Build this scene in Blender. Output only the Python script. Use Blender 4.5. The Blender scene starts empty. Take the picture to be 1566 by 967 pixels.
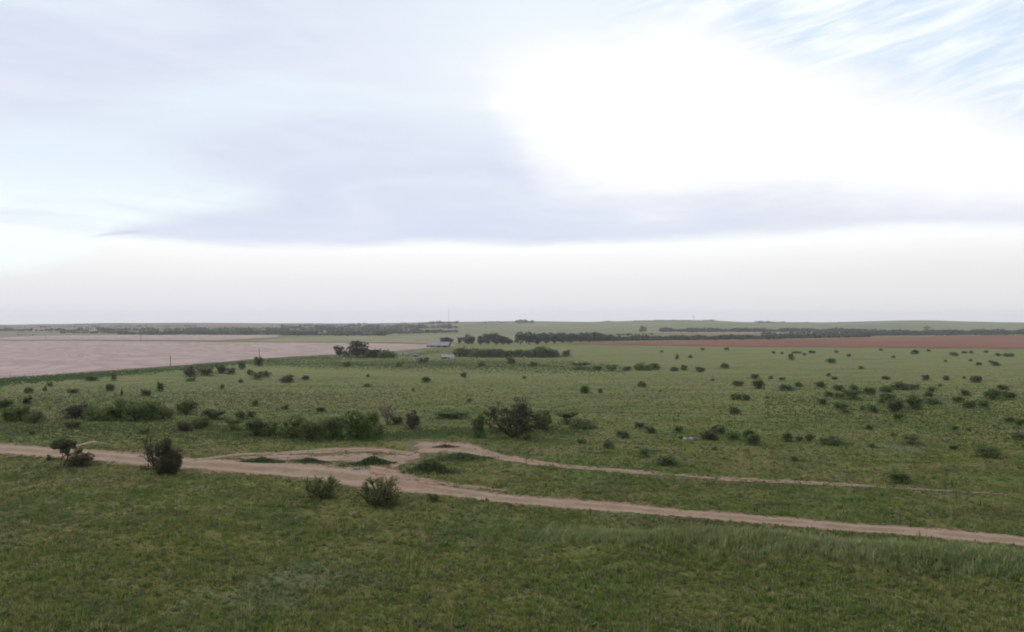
import bpy, math, random
import numpy as np
from mathutils import Vector

random.seed(7)
rng = np.random.default_rng(7)
SC = bpy.context.scene
COL = SC.collection

# ------------------------------------------------------------------ camera numbers
F = 1118.0            # focal length in pixels of a 1566 px wide picture
CX, R0 = 783.0, 487.0 # column straight ahead, row of the level line
CAMZ = 12.5

# ------------------------------------------------------------------ terrain
KY = np.array([-3000, -200, -20, 0, 15, 30, 45, 60, 80, 110, 150, 220, 300, 420, 600, 800, 1100, 1500, 2200, 3000, 9000], float)
KZ = np.array([-14, -11.5, -11.2, -11.2, -11.3, -11.7, -12.2, -12.6, -13.3, -15.0, -17.5, -21.5, -25.5, -30.2, -35, -38, -40.3, -42.2, -44.5, -46, -48], float)
_ty = np.arange(-3000, 9000, 1.0)
_tz = np.interp(_ty, KY, KZ)
def _smooth(a, w):
    k = np.hanning(w); k /= k.sum()
    return np.convolve(np.pad(a, w//2, mode='edge'), k, mode='valid')[:len(a)]
_tzs = _smooth(_tz, 41)
_tzl = _smooth(_tz, 301)
_w = np.clip((_ty-150)/300, 0, 1)
_tz = _tzs*(1-_w)+_tzl*_w

# skyline of the far ridge: (column, row)
RIDGE = np.array([(-1500,496),(-400,497),(0,497),(90,496),(165,494.3),(260,494),(400,494.3),(500,495),(600,494.6),(660,492.8),(700,492.3),
                  (760,491.6),(830,491.6),(900,492.6),(940,491.6),(990,490.2),(1040,489.6),(1090,490.2),(1130,492.6),(1180,493),(1260,493.2),(1320,491.8),
                  (1370,490.3),(1430,490.2),(1480,491.8),(1530,493),(1620,494),(2400,495)], float)
_ph = rng.uniform(0, 6.28, (40,))
_an = rng.uniform(0, 6.28, (40,))
def waves(x, y, lam, k0, n=4):
    r = 0
    for i in range(n):
        a = _an[k0+i]; L = lam*(0.75+0.5*((i*0.37+0.2) % 1))
        r = r + np.sin((x*np.cos(a)+y*np.sin(a))*6.2832/L+_ph[k0+i])
    return r/n
CREST = ((3.0, 40.5), (26.0, 32.3))   # grassy bank at right
def h(x, y):
    x = np.asarray(x, float); y = np.asarray(y, float)
    z = np.interp(y, _ty, _tz)
    rr = np.sqrt(x*x+y*y)
    z = z + 0.13*waves(x, y, 9, 0)*np.clip((170-rr)/110, 0, 1)
    z = z + 0.32*waves(x, y, 38, 6)*np.clip((420-rr)/250, 0, 1)*np.clip((rr-10)/50, 0, 1)
    z = z + 0.9*waves(x, y, 210, 12)*np.clip((rr-120)/200, 0, 1)*np.clip((1500-rr)/800, 0, 1)
    # bank
    (ax, ay), (bx, by) = CREST
    L = math.hypot(bx-ax, by-ay); ux, uy = (bx-ax)/L, (by-ay)/L
    s = (x-ax)*ux+(y-ay)*uy; d = -(x-ax)*uy+(y-ay)*ux
    f = np.clip((s+2)/9, 0, 1)*np.clip((48-s)/14, 0, 1)
    f = f*f*(3-2*f)
    d = d + 0.5*np.sin(s*0.6)
    bank = np.where(d < 0, np.exp(-(d/2.6)**2), np.exp(-(d/1.5)**2))
    z = z + 0.75*f*bank - 0.25*f*np.exp(-((d-3.2)/1.8)**2)
    # small mound beside the bare ground
    z = z + 0.55*np.exp(-(((x+7.0)/2.1)**2+((y-60.5)/2.0)**2))
    # far ridge
    yy = np.maximum(y, 1.0)
    p = CX+F*x/yy
    zr = CAMZ+(R0-np.interp(p, RIDGE[:, 0], RIDGE[:, 1]))/F*4500.0 - CAMZ
    zr = zr + 1.2*waves(x, y, 500, 18)
    t = np.clip((y-2300)/2200, 0, 1); t = t*t*(3-2*t)
    z = z*(1-t)+zr*t
    z = z - np.clip((y-4600)/4400, 0, 1)*60
    return z+CAMZ

def project(px, row):
    """where the line of sight through a picture point meets the ground"""
    px = np.atleast_1d(np.asarray(px, float)); row = np.atleast_1d(np.asarray(row, float))
    dx = (px-CX)/F; dz = (R0-row)/F
    ys = np.geomspace(14, 5200, 300)
    out = np.full(px.shape, np.nan)
    lo = np.full(px.shape, ys[0]); hi = np.full(px.shape, ys[-1])
    done = np.zeros(px.shape, bool)
    prev = ys[0]
    for yv in ys[1:]:
        m = (~done) & (CAMZ+dz*yv < h(dx*yv, np.full(px.shape, yv)))
        lo[m] = prev; hi[m] = yv; done |= m
        prev = yv
        if done.all(): break
    for _ in range(24):
        mid = (lo+hi)/2
        b = CAMZ+dz*mid < h(dx*mid, mid)
        hi = np.where(b, mid, hi); lo = np.where(b, lo, mid)
    y = (lo+hi)/2
    return dx*y, y
def at(px, row):
    x, y = project(px, row)
    return float(x[0]), float(y[0])
def to_px(x, y, z):
    return CX+F*x/y, R0-F*(z-CAMZ)/y

# ------------------------------------------------------------------ mesh helpers
def mesh_np(name, verts, faces, smooth=False):
    """verts (n,3); faces: (m,k) array, or list of such arrays"""
    if not isinstance(faces, list): faces = [faces]
    faces = [np.asarray(f, np.int32) for f in faces if len(f)]
    me = bpy.data.meshes.new(name)
    me.vertices.add(len(verts)); me.vertices.foreach_set('co', np.asarray(verts, np.float32).ravel())
    loops = np.concatenate([f.ravel() for f in faces])
    tot = np.concatenate([np.full(len(f), f.shape[1], np.int32) for f in faces])
    start = np.concatenate([[0], np.cumsum(tot)[:-1]]).astype(np.int32)
    me.loops.add(len(loops)); me.loops.foreach_set('vertex_index', loops)
    me.polygons.add(len(tot)); me.polygons.foreach_set('loop_start', start)
    try: me.polygons.foreach_set('loop_total', tot)
    except Exception: pass
    me.polygons.foreach_set('use_smooth', np.full(len(tot), smooth, bool))
    me.update(calc_edges=True); me.validate()
    return me
def link(name, me, mat=None, parent=None):
    o = bpy.data.objects.new(name, me); COL.objects.link(o)
    if mat is not None and me is not None and len(me.materials) == 0:
        me.materials.append(mat)
    if parent is not None: o.parent = parent
    return o
def tag(o, label=None, cat=None, group=None, kind=None):
    if label: o['label'] = label
    if cat: o['category'] = cat
    if group: o['group'] = group
    if kind: o['kind'] = kind
    return o
def empty(name, loc, rz=0):
    o = bpy.data.objects.new(name, None); COL.objects.link(o)
    o.location = loc; o.rotation_euler = (0, 0, rz); o.empty_display_size = 0.3
    return o
class MB:
    """collects boxes and tubes for one mesh"""
    def __init__(s): s.v = []; s.f = {}; s.n = 0
    def add(s, v, fs):
        s.v.append(np.asarray(v, float))
        for f in fs: s.f.setdefault(len(f), []).append([i+s.n for i in f])
        s.n += len(v)
    def box(s, c, d, rz=0):
        x, y, z = d[0]/2, d[1]/2, d[2]/2
        v = np.array([(-x,-y,-z),(x,-y,-z),(x,y,-z),(-x,y,-z),(-x,-y,z),(x,-y,z),(x,y,z),(-x,y,z)])
        ca, sa = math.cos(rz), math.sin(rz)
        v = v @ np.array([[ca, sa, 0], [-sa, ca, 0], [0, 0, 1]]) + np.array(c)
        s.add(v, [(0,3,2,1),(4,5,6,7),(0,1,5,4),(1,2,6,5),(2,3,7,6),(3,0,4,7)]); return s
    def tube(s, pts, rad, n=6):
        pts = np.asarray(pts, float); m = len(pts)
        vs = []
        for i in range(m):
            t = pts[min(i+1, m-1)]-pts[max(i-1, 0)]; t = t/(np.linalg.norm(t)+1e-9)
            a = np.cross(t, (0.3, 0.9, 0.2) if abs(t[2]) > .5 else (0, 0, 1)); a /= np.linalg.norm(a)+1e-9
            b = np.cross(t, a)
            for k in range(n):
                q = 6.2832*k/n
                vs.append(pts[i]+rad[i]*(math.cos(q)*a+math.sin(q)*b))
        fs = [(i*n+k, i*n+(k+1) % n, (i+1)*n+(k+1) % n, (i+1)*n+k) for i in range(m-1) for k in range(n)]
        fs += [tuple(range(n))[::-1], tuple((m-1)*n+k for k in range(n))]
        s.add(vs, fs); return s
    def poly(s, v, fs): s.add(v, fs); return s
    def mesh(s, name, smooth=False):
        return mesh_np(name, np.concatenate(s.v), [np.array(f) for f in s.f.values()], smooth)
    def build(s, name, mat, parent=None, smooth=False): return link(name, s.mesh(name, smooth), mat, parent)

# ------------------------------------------------------------------ node helpers
class X:
    """a node socket that can be used in arithmetic"""
    def __init__(s, nt, sock): s.nt, s.s = nt, sock
    def _m(s, op, *a):
        n = s.nt.nodes.new('ShaderNodeMath'); n.operation = op
        for i, q in enumerate((s,)+a):
            if isinstance(q, X): s.nt.links.new(q.s, n.inputs[i])
            else: n.inputs[i].default_value = q
        return X(s.nt, n.outputs[0])
    def __add__(s, o): return s._m('ADD', o)
    __radd__ = __add__
    def __sub__(s, o): return s._m('SUBTRACT', o)
    def __rsub__(s, o): return (s*-1.0)+o
    def __mul__(s, o): return s._m('MULTIPLY', o)
    __rmul__ = __mul__
    def __truediv__(s, o): return s._m('DIVIDE', o)
    def pow(s, o): return s._m('POWER', o)
    def mx(s, o): return s._m('MAXIMUM', o)
    def mn(s, o): return s._m('MINIMUM', o)
    def atan2(s, o): return s._m('ARCTAN2', s.__class__(s.nt, s.s) if False else o)
    def sin(s): return s._m('SINE')
    def step(s, a, b):
        n = s.nt.nodes.new('ShaderNodeMapRange'); n.interpolation_type = 'SMOOTHSTEP'
        s.nt.links.new(s.s, n.inputs['Value'])
        for k, q in (('From Min', a), ('From Max', b)):
            if isinstance(q, X): s.nt.links.new(q.s, n.inputs[k])
            else: n.inputs[k].default_value = q
        return X(s.nt, n.outputs[0])
def lerpc(nt, f, a, b):
    n = nt.nodes.new('ShaderNodeMix'); n.data_type = 'RGBA'; n.clamp_factor = True
    if isinstance(f, X): nt.links.new(f.s, n.inputs[0])
    else: n.inputs[0].default_value = f
    for i, q in ((6, a), (7, b)):
        if isinstance(q, X): nt.links.new(q.s, n.inputs[i])
        else: n.inputs[i].default_value = (*q, 1)
    return X(nt, n.outputs[2])
def noise(nt, vec, scale, detail=3, rough=.55, dist=0, off=None):
    n = nt.nodes.new('ShaderNodeTexNoise')
    n.inputs['Scale'].default_value = scale; n.inputs['Detail'].default_value = detail
    n.inputs['Roughness'].default_value = rough; n.inputs['Distortion'].default_value = dist
    if vec is not None:
        if off is not None:
            a = nt.nodes.new('ShaderNodeVectorMath'); a.operation = 'ADD'
            nt.links.new(vec.s, a.inputs[0]); a.inputs[1].default_value = off
            vec = X(nt, a.outputs[0])
        nt.links.new(vec.s, n.inputs['Vector'])
    return X(nt, n.outputs[0])
def combine(nt, x, y, z=0.0):
    n = nt.nodes.new('ShaderNodeCombineXYZ')
    for i, q in enumerate((x, y, z)):
        if isinstance(q, X): nt.links.new(q.s, n.inputs[i])
        else: n.inputs[i].default_value = q
    return X(nt, n.outputs[0])
def separate(nt, v):
    n = nt.nodes.new('ShaderNodeSeparateXYZ'); nt.links.new(v.s, n.inputs[0])
    return [X(nt, o) for o in n.outputs]
def new_mat(name):
    m = bpy.data.materials.new(name); m.use_nodes = True
    nt = m.node_tree; nt.nodes.clear()
    out = nt.nodes.new('ShaderNodeOutputMaterial')
    return m, nt, out
def principled(nt, col, rough=.9, spec=.2):
    b = nt.nodes.new('ShaderNodeBsdfPrincipled')
    if isinstance(col, X): nt.links.new(col.s, b.inputs['Base Color'])
    else: b.inputs['Base Color'].default_value = (*col, 1)
    b.inputs['Roughness'].default_value = rough
    b.inputs['Specular IOR Level'].default_value = spec
    return b
def geom(nt, what='Position'):
    n = nt.nodes.new('ShaderNodeNewGeometry'); return X(nt, n.outputs[what])
def attr(nt, name):
    n = nt.nodes.new('ShaderNodeAttribute'); n.attribute_name = name; return X(nt, n.outputs['Fac'])
def bump(nt, b, height, strength, dist):
    n = nt.nodes.new('ShaderNodeBump'); n.inputs['Strength'].default_value = strength; n.inputs['Distance'].default_value = dist
    nt.links.new(height.s, n.inputs['Height']); nt.links.new(n.outputs[0], b.inputs['Normal'])

# ------------------------------------------------------------------ materials
def pasture_colour(nt):
    """patchy prairie: olive, lush green, straw, bare and sage patches by place"""
    p = geom(nt)
    x, y, z = separate(nt, p)
    flat = combine(nt, x, y, 0.0)
    big = noise(nt, flat, 0.012, 4, .6)
    mid = noise(nt, flat, 0.06, 4, .6, off=(31, 7, 0))
    sm = noise(nt, flat, 0.33, 4, .65, off=(3, 57, 0))
    fine = noise(nt, flat, 1.7, 4, .7, off=(13, 17, 5))
    c = lerpc(nt, big.step(.42, .58), (.140, .142, .048), (.082, .124, .036))
    c = lerpc(nt, mid.step(.46, .62)*.8, c, (.178, .160, .072))
    c = lerpc(nt, noise(nt, flat, 0.02, 4, .6, off=(11, 47, 0)).step(.52, .64)*.7, c, (.150, .150, .040))
    c = lerpc(nt, noise(nt, flat, 0.11, 4, .6, off=(61, 70, 0)).step(.50, .68)*.7, c, (.062, .104, .030))
    c = lerpc(nt, sm.step(.48, .68)*.7, c, (.058, .086, .022))
    c = lerpc(nt, noise(nt, flat, 0.09, 4, .6, off=(90, 40, 0)).step(.56, .70)*.7, c, (.158, .170, .110))
    c = lerpc(nt, noise(nt, flat, 0.75, 4, .7, off=(44, 91, 0)).step(.55, .70)*.75, c, (.095, .068, .040))
    c = lerpc(nt, fine.step(.42, .70)*.65, c, (.190, .180, .095))
    c = lerpc(nt, noise(nt, flat, 2.6, 3, .6, off=(4, 9, 0)).step(.52, .72)*.55, c, (.045, .052, .020))
    # darker, paler and straw bands stretched across the slope
    lines = combine(nt, x*.02+y*.006, y*.11, 0.0)
    c = lerpc(nt, noise(nt, lines, 1.0, 4, .6, off=(2, 6, 0)).step(.50, .62)*.75*y.step(60, 130), c, (.070, .094, .036))
    c = lerpc(nt, noise(nt, lines, .45, 3, .5, off=(61, 3, 0)).step(.47, .58)*.7*y.step(60, 130), c, (.150, .160, .060))
    c = lerpc(nt, noise(nt, lines, 1.9, 4, .6, off=(21, 16, 0)).step(.52, .64)*.7*y.step(40, 90), c, (.172, .146, .084))
    c = lerpc(nt, noise(nt, combine(nt, x*.05+y*.02, y*.35, 0.0), 1.0, 4, .65, off=(1, 1, 0)).step(.48, .66)*.55*(1.0-y.step(52, 90))*y.step(34, 44), c, (.118, .086, .050))
    # far country is paler and drier, with strips of grazing, crop and plough
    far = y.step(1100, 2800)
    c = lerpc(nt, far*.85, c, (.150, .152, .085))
    strips = combine(nt, x*.0022, y*.0075, 0.0)
    c = lerpc(nt, far*noise(nt, strips, 1.0, 3, .5, off=(5, 9, 0)).step(.48, .56)*.75, c, (.085, .110, .048))
    c = lerpc(nt, far*(1.0-x.step(-1200, 0))*.7, c, (.100, .098, .075))
    c = lerpc(nt, far*(1.0-x.step(-900, 300))*noise(nt, strips, 1.3, 3, .5, off=(25, 3, 0)).step(.44, .52)*.85, c, (.190, .140, .125))
    return c, flat, fine, sm

def ground_mat():
    m, nt, out = new_mat('pasture_ground')
    c, flat, fine, sm = pasture_colour(nt)
    d = nt.nodes.new('ShaderNodeHueSaturation'); d.inputs['Value'].default_value = .84; d.inputs['Saturation'].default_value = 1.10; nt.links.new(c.s, d.inputs['Color']); c = X(nt, d.outputs[0])
    b = principled(nt, c, .95, .1)
    bump(nt, b, fine+sm*1.5+noise(nt, flat, 5, 4, .7)*.5, 1.0, .5)
    nt.links.new(b.outputs[0], out.inputs[0]); return m
def grass_mat(name, tint=None, amount=0.0, dry=.18):
    m, nt, out = new_mat(name)
    c, flat, fine, sm = pasture_colour(nt)
    oi = nt.nodes.new('ShaderNodeObjectInfo'); r = X(nt, oi.outputs['Random'])
    c = lerpc(nt, r.step(.45, 1.0)*.65, c, (.060, .108, .016))
    c = lerpc(nt, (1.0-r).step(1-dry, 1.0)*.5, c, (.250, .225, .135))
    if tint: c = lerpc(nt, amount, c, tint)
    g = nt.nodes.new('ShaderNodeHueSaturation'); g.inputs['Hue'].default_value = .508; g.inputs['Saturation'].default_value = 1.10; g.inputs['Value'].default_value = 1.42; nt.links.new(c.s, g.inputs['Color'])
    b = principled(nt, X(nt, g.outputs[0]), .7, .15)
    t = nt.nodes.new('ShaderNodeBsdfTranslucent'); nt.links.new(g.outputs[0], t.inputs[0])
    mx = nt.nodes.new('ShaderNodeMixShader'); mx.inputs[0].default_value = .25
    nt.links.new(b.outputs[0], mx.inputs[1]); nt.links.new(t.outputs[0], mx.inputs[2])
    nt.links.new(mx.outputs[0], out.inputs[0]); return m
def leaf_mat(name, dark, light, extra=None):
    m, nt, out = new_mat(name)
    r = geom(nt, 'Random Per Island')
    oi = nt.nodes.new('ShaderNodeObjectInfo'); ro = X(nt, oi.outputs['Random'])
    c = lerpc(nt, r, dark, light)
    if extra: c = lerpc(nt, (r*7.31+.13)._m('FRACT').step(.72, .9)*.8, c, extra)
    c = lerpc(nt, ro.step(.45, 1.0)*.5, c, (.090, .088, .040))
    c = lerpc(nt, (1.0-ro).step(.55, 1.0)*.4, c, (.050, .085, .022))
    b = principled(nt, c, .65, .2)
    t = nt.nodes.new('ShaderNodeBsdfTranslucent'); nt.links.new(c.s, t.inputs[0])
    mx = nt.nodes.new('ShaderNodeMixShader'); mx.inputs[0].default_value = .3
    nt.links.new(b.outputs[0], mx.inputs[1]); nt.links.new(t.outputs[0], mx.inputs[2])
    nt.links.new(mx.outputs[0], out.inputs[0]); return m
def plain_mat(name, col, rough=.7, spec=.3, vary=.25, scale=2.0, metal=0):
    m, nt, out = new_mat(name)
    tc = nt.nodes.new('ShaderNodeTexCoord'); v = X(nt, tc.outputs['Object'])
    n = noise(nt, v, scale, 4, .6)
    c = lerpc(nt, n.step(.3, .7), tuple(q*(1-vary) for q in col), tuple(min(1, q*(1+vary)) for q in col))
    b = principled(nt, c, rough, spec); b.inputs['Metallic'].default_value = metal
    nt.links.new(b.outputs[0], out.inputs[0]); return m
def corrugated_mat(name, col, rust=.15):
    m, nt, out = new_mat(name)
    tc = nt.nodes.new('ShaderNodeTexCoord'); v = X(nt, tc.outputs['Object'])
    n = noise(nt, v, .5, 4, .6)
    c = lerpc(nt, n.step(.35, .75), col, tuple(q*.75 for q in col))
    c = lerpc(nt, noise(nt, v, .25, 5, .7, off=(4, 4, 4)).step(.58, .75)*rust*4, c, (.22, .12, .08))
    b = principled(nt, c, .5, .4)
    x, y, z = separate(nt, v)
    bump(nt, b, (x*9.0).sin(), .4, .06)
    nt.links.new(b.outputs[0], out.inputs[0]); return m
def dirt_mat():
    m, nt, out = new_mat('bare_dirt')
    p = geom(nt); x, y, z = separate(nt, p); flat = combine(nt, x, y, 0.0)
    e = attr(nt, 'edge'); fade = attr(nt, 'fade'); v = attr(nt, 'across')
    n1 = noise(nt, flat, .5, 5, .7); n2 = noise(nt, flat, 2.2, 5, .7, off=(9, 2, 0)); n3 = noise(nt, flat, .16, 4, .6, off=(1, 22, 0))
    c = lerpc(nt, n1.step(.35, .65), (.215, .155, .118), (.158, .104, .074))
    c = lerpc(nt, n3.step(.48, .66)*.7, c, (.185, .102, .074))
    c = lerpc(nt, n2.step(.52, .72)*.55, c, (.240, .184, .146))
    c = lerpc(nt, noise(nt, flat, .8, 5, .7, off=(70, 2, 0)).step(.52, .64)*.8, c, (.120, .092, .052))
    c = lerpc(nt, noise(nt, flat, 3.5, 3, .6, off=(7, 52, 0)).step(.56, .72)*.5, c, (.120, .085, .060))
    # wheel ruts run lighter, the crown between them keeps some dead grass
    v = (v-.5)*1.84+.5
    rut = ((v-.30)._m('ABSOLUTE').mn((v-.72)._m('ABSOLUTE')))
    c = lerpc(nt, (1.0-rut.step(.03, .15))*.45, c, (.250, .190, .150))
    c = lerpc(nt, (1.0-(v-.5)._m('ABSOLUTE').step(.02, .16))*n1.step(.42, .60)*.6, c, (.135, .115, .060))
    # bare edges thin out into grass
    c = lerpc(nt, (1.0-e.step(.30, .68))*n2.step(.35, .6)*.75, c, (.120, .098, .052))
    b = principled(nt, c, .95, .1)
    bump(nt, b, n2+n1*1.2+rut.step(.0, .16)*.8, .9, .12)
    alpha = (e*2.3 - 1.08 + (n1-.5)*2.2 + (n3-.5)*2.2 + (n2-.5)*1.8 - fade*1.2).step(-.05, .45)
    tr = nt.nodes.new('ShaderNodeBsdfTransparent')
    mx = nt.nodes.new('ShaderNodeMixShader'); nt.links.new(alpha.s, mx.inputs[0])
    nt.links.new(tr.outputs[0], mx.inputs[1]); nt.links.new(b.outputs[0], mx.inputs[2])
    nt.links.new(mx.outputs[0], out.inputs[0]); return m
def field_mat(name, a, bcol, stripe_dir, stripe, patch, edge_soft=True, stripes=.35):
    m, nt, out = new_mat(name)
    p = geom(nt); x, y, z = separate(nt, p); flat = combine(nt, x, y, 0.0)
    e = attr(nt, 'edge')
    n1 = noise(nt, flat, patch, 5, .6, .6); n2 = noise(nt, flat, patch*7, 4, .6)
    swirl = noise(nt, combine(nt, x*.5+y*.25, y*.16, 0.0), patch*2.2, 3, .5, 2.6, off=(8, 1, 0))
    c = lerpc(nt, n1.step(.35, .68), a, bcol)
    s = x*math.cos(stripe_dir)+y*math.sin(stripe_dir)+(noise(nt, flat, .004, 3, .5, off=(3, 3, 0))-.5)*260.0
    w = (s*(6.2832/stripe)).sin()*.5+.5
    c = lerpc(nt, w.step(.35, .95)*n2.step(.3, .7)*stripes, c, tuple(q*.70 for q in a))
    c = lerpc(nt, (1.0-(swirl-.5)._m('ABSOLUTE').step(.012, .075))*.75, c, tuple(q*.66 for q in a))
    c = lerpc(nt, n2.step(.5, .75)*.25, c, tuple(min(1, q*1.18) for q in a))
    b = principled(nt, c, .95, .1)
    bump(nt, b, noise(nt, flat, .7, 4, .6), .5, .3)
    if edge_soft:
        alpha = (e*8.0+(noise(nt, flat, .05, 4, .7)-.5)*1.6).step(.0, .5)
        tr = nt.nodes.new('ShaderNodeBsdfTransparent')
        mx = nt.nodes.new('ShaderNodeMixShader'); nt.links.new(alpha.s, mx.inputs[0])
        nt.links.new(tr.outputs[0], mx.inputs[1]); nt.links.new(b.outputs[0], mx.inputs[2])
        nt.links.new(mx.outputs[0], out.inputs[0])
    else: nt.links.new(b.outputs[0], out.inputs[0])
    return m

M = {}
M['ground'] = ground_mat()
M['dirt'] = dirt_mat()
M['pale_field'] = field_mat('pale_plough', (.280, .215, .200), (.230, .170, .156), 1.1, 46, .012)
M['red_field'] = field_mat('red_plough', (.150, .058, .033), (.112, .046, .028), 1.45, 30, .006)
M['stubble'] = field_mat('stubble_field', (.175, .160, .095), (.125, .132, .068), 1.5, 60, .006)
M['tan_field'] = field_mat('tan_far_field', (.210, .145, .108), (.17, .12, .09), 1.5, 60, .004)
M['dark'] = leaf_mat('dark_leaves', (.046, .070, .020), (.130, .172, .054))
M['green'] = leaf_mat('green_leaves', (.050, .080, .018), (.135, .188, .048))
M['leafy'] = leaf_mat('loose_young_leaves', (.068, .100, .026), (.175, .220, .062), (.125, .135, .045))
M['bright'] = leaf_mat('bright_leaves', (.050, .086, .020), (.120, .170, .048))
M['brown'] = leaf_mat('brownish_leaves', (.058, .048, .032), (.110, .098, .062), (.055, .075, .030))
M['black'] = leaf_mat('blackish_leaves', (.022, .024, .013), (.062, .060, .036), (.036, .046, .018))
M['olive'] = leaf_mat('olive_leaves', (.056, .066, .026), (.110, .122, .055))
M['pale'] = leaf_mat('grey_green_leaves', (.060, .068, .040), (.105, .112, .070))
M['mesquite'] = leaf_mat('mesquite_leaves', (.030, .034, .016), (.086, .088, .042))
M['far_wood'] = leaf_mat('far_wood_leaves', (.032, .044, .026), (.066, .082, .048))
M['weed'] = leaf_mat('lush_weed_leaves', (.042, .074, .022), (.080, .124, .040), (.110, .125, .058))
M['lush'] = leaf_mat('lush_dark_weed_leaves', (.036, .068, .019), (.074, .122, .036))
M['mound'] = leaf_mat('dark_weed_leaves', (.030, .052, .020), (.066, .102, .036))
M['bark'] = plain_mat('dark_bark', (.055, .042, .033), .9, .1, .3, 8)
M['deadwood'] = plain_mat('weathered_deadwood', (.125, .100, .085), .9, .1, .3, 6)
M['grass'] = grass_mat('prairie_grass')
M['forb'] = leaf_mat('dark_forb_leaves', (.044, .068, .018), (.092, .130, .036))
M['dead_grass'] = leaf_mat('dead_grass_blades', (.075, .056, .038), (.150, .122, .080))
M['sage'] = grass_mat('grey_tall_grass', (.165, .185, .110), .30, .25)
M['pole'] = plain_mat('pole_timber', (.085, .068, .058), .9, .1, .2, 3)
M['mast_steel'] = plain_mat('weathered_mast_steel', (.11, .11, .12), .6, .3, .1, 1)
M['steel'] = plain_mat('galvanised_steel', (.35, .36, .38), .5, .4, .1, 1)
M['roof_grey'] = corrugated_mat('grey_sheet_roof', (.140, .138, .165), .2)
M['wall_dark'] = corrugated_mat('dark_sheet_wall', (.115, .095, .095))
M['roof_pale'] = corrugated_mat('pale_sheet_roof', (.175, .18, .205), .1)
M['white'] = plain_mat('white_paint', (.30, .33, .34), .6, .3, .12, .6)
M['brick'] = plain_mat('dull_red_wall', (.135, .062, .055), .9, .1, .2, 1)
M['blue_shed'] = corrugated_mat('blue_grey_wall', (.075, .095, .115), .1)
M['glass'] = plain_mat('dark_glass', (.02, .025, .03), .15, .5, .1, 1)
M['rubber'] = plain_mat('black_rubber', (.02, .02, .02), .8, .2, .1, 4)
M['stone'] = plain_mat('pale_stone', (.25, .215, .205), .9, .1, .3, 5)
M['pale_chunk'] = plain_mat('pale_grey_chunk', (.27, .27, .255), .9, .1, .3, 4)
M['slate'] = plain_mat('slate_grey_sheet', (.105, .112, .130), .7, .3, .3, 4)
M['ash'] = plain_mat('dark_ash', (.060, .050, .048), .95, .05, .5, 6)

# ------------------------------------------------------------------ ground sheet
def sinh_axis(n, k, lim): 
    t = np.linspace(-1, 1, n); return lim*np.sinh(k*t)/math.sinh(k)
ax_ = sinh_axis(561, 8.0, 9000)
ay_ = sinh_axis(641, 8.0, 8900)+46
ay_ = ay_[ay_ > -3000]
gx, gy = np.meshgrid(ax_, ay_)
gz = h(gx, gy)
ny, nx = gx.shape
idx = np.arange(nx*ny).reshape(ny, nx)
quads = np.stack([idx[:-1, :-1], idx[:-1, 1:], idx[1:, 1:], idx[1:, :-1]], -1).reshape(-1, 4)
g = link('ground', mesh_np('ground', np.stack([gx, gy, gz], -1).reshape(-1, 3), quads, True), M['ground'])
tag(g, 'rolling green pasture sloping down to flat country', 'ground', kind='structure')

# sheets laid on the ground between two picture curves
STRIPS = []
def strip(name, upper, lower, mat, step=6, rows=8, off=.02, offk=.0005, fade=None, label=None, cat=None, mask=True, edge_ends=True):
    up = np.array(upper, float); lo = np.array(lower, float); wide = .42 if mask else 0
    px = np.arange(max(up[0, 0], lo[0, 0]), min(up[-1, 0], lo[-1, 0])+.1, step)
    u = np.interp(px, up[:, 0], up[:, 1]); l = np.interp(px, lo[:, 0], lo[:, 1])
    if mask: STRIPS.append((px, u, l, fade))
    u, l = u-(l-u)*wide, l+(l-u)*wide
    t = np.linspace(0, 1, rows+1)
    P = np.repeat(px[None], rows+1, 0); R = l[None]*(1-t[:, None])+u[None]*t[:, None]
    x, y = project(P.ravel(), R.ravel())
    z = h(x, y)+off+offk*y
    n = len(px); id_ = np.arange(n*(rows+1)).reshape(rows+1, n)
    q = np.stack([id_[:-1, :-1], id_[:-1, 1:], id_[1:, 1:], id_[1:, :-1]], -1).reshape(-1, 4)
    me = mesh_np(name, np.stack([x, y, z], -1), q, True)
    e = np.minimum(t, 1-t)[:, None]*2*np.ones((1, n))
    if edge_ends:
        d = np.minimum(np.arange(n), np.arange(n)[::-1])/max(4, n*.06)
        e = np.minimum(e, np.clip(d, 0, 1)[None])
    for nm, val in (('edge', e), ('across', t[:, None]*np.ones((1, n)))):
        a = me.attributes.new(nm, 'FLOAT', 'POINT'); a.data.foreach_set('value', val.ravel().astype(np.float32))
    fd = np.zeros(n) if fade is None else np.interp(px, [q[0] for q in fade], [q[1] for q in fade])
    a = me.attributes.new('fade', 'FLOAT', 'POINT'); a.data.foreach_set('value', (fd[None]*np.ones((rows+1, 1))).ravel().astype(np.float32))
    o = link(name, me, mat)
    tag(o, label, cat, kind='structure')
    return o
TRACK_UP = [(-620,655),(-70,674),(0,677),(100,683),(200,691),(300,698),(350,700),(420,704),(500,706),(560,712),(600,716),(640,730),(687,742),(750,751),(850,760),(950,767),(1000,774),(1200,789),(1289,798),(1400,804),(1566,818),(1640,825),(1950,852)]
TRACK_LO = [(-620,670),(-70,693),(0,697),(100,704),(170,710),(260,720),(330,724),(420,733),(500,745),(560,754),(640,761),(687,763),(750,771),(850,780),(950,787),(1000,791),(1200,807),(1289,815),(1400,824),(1566,839),(1640,846),(1950,876)]
strip('dirt_track', TRACK_UP, TRACK_LO, M['dirt'], 5, 14, .02, .0002, label='wide pinkish bare dirt track crossing the whole foreground', cat='dirt track')
strip('dirt_track', [(285,703),(366,693),(430,691),(512,683),(560,684),(620,689),(650,692)], [(285,709),(366,699),(430,697),(512,696),(560,692),(620,697),(650,701)],
      M['dirt'], 4, 8, .03, .0002, fade=[(285,.1),(420,.25),(560,.2),(650,.1)], label='thin dirt loop leaving the main track towards the bare patch', cat='dirt track')
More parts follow.
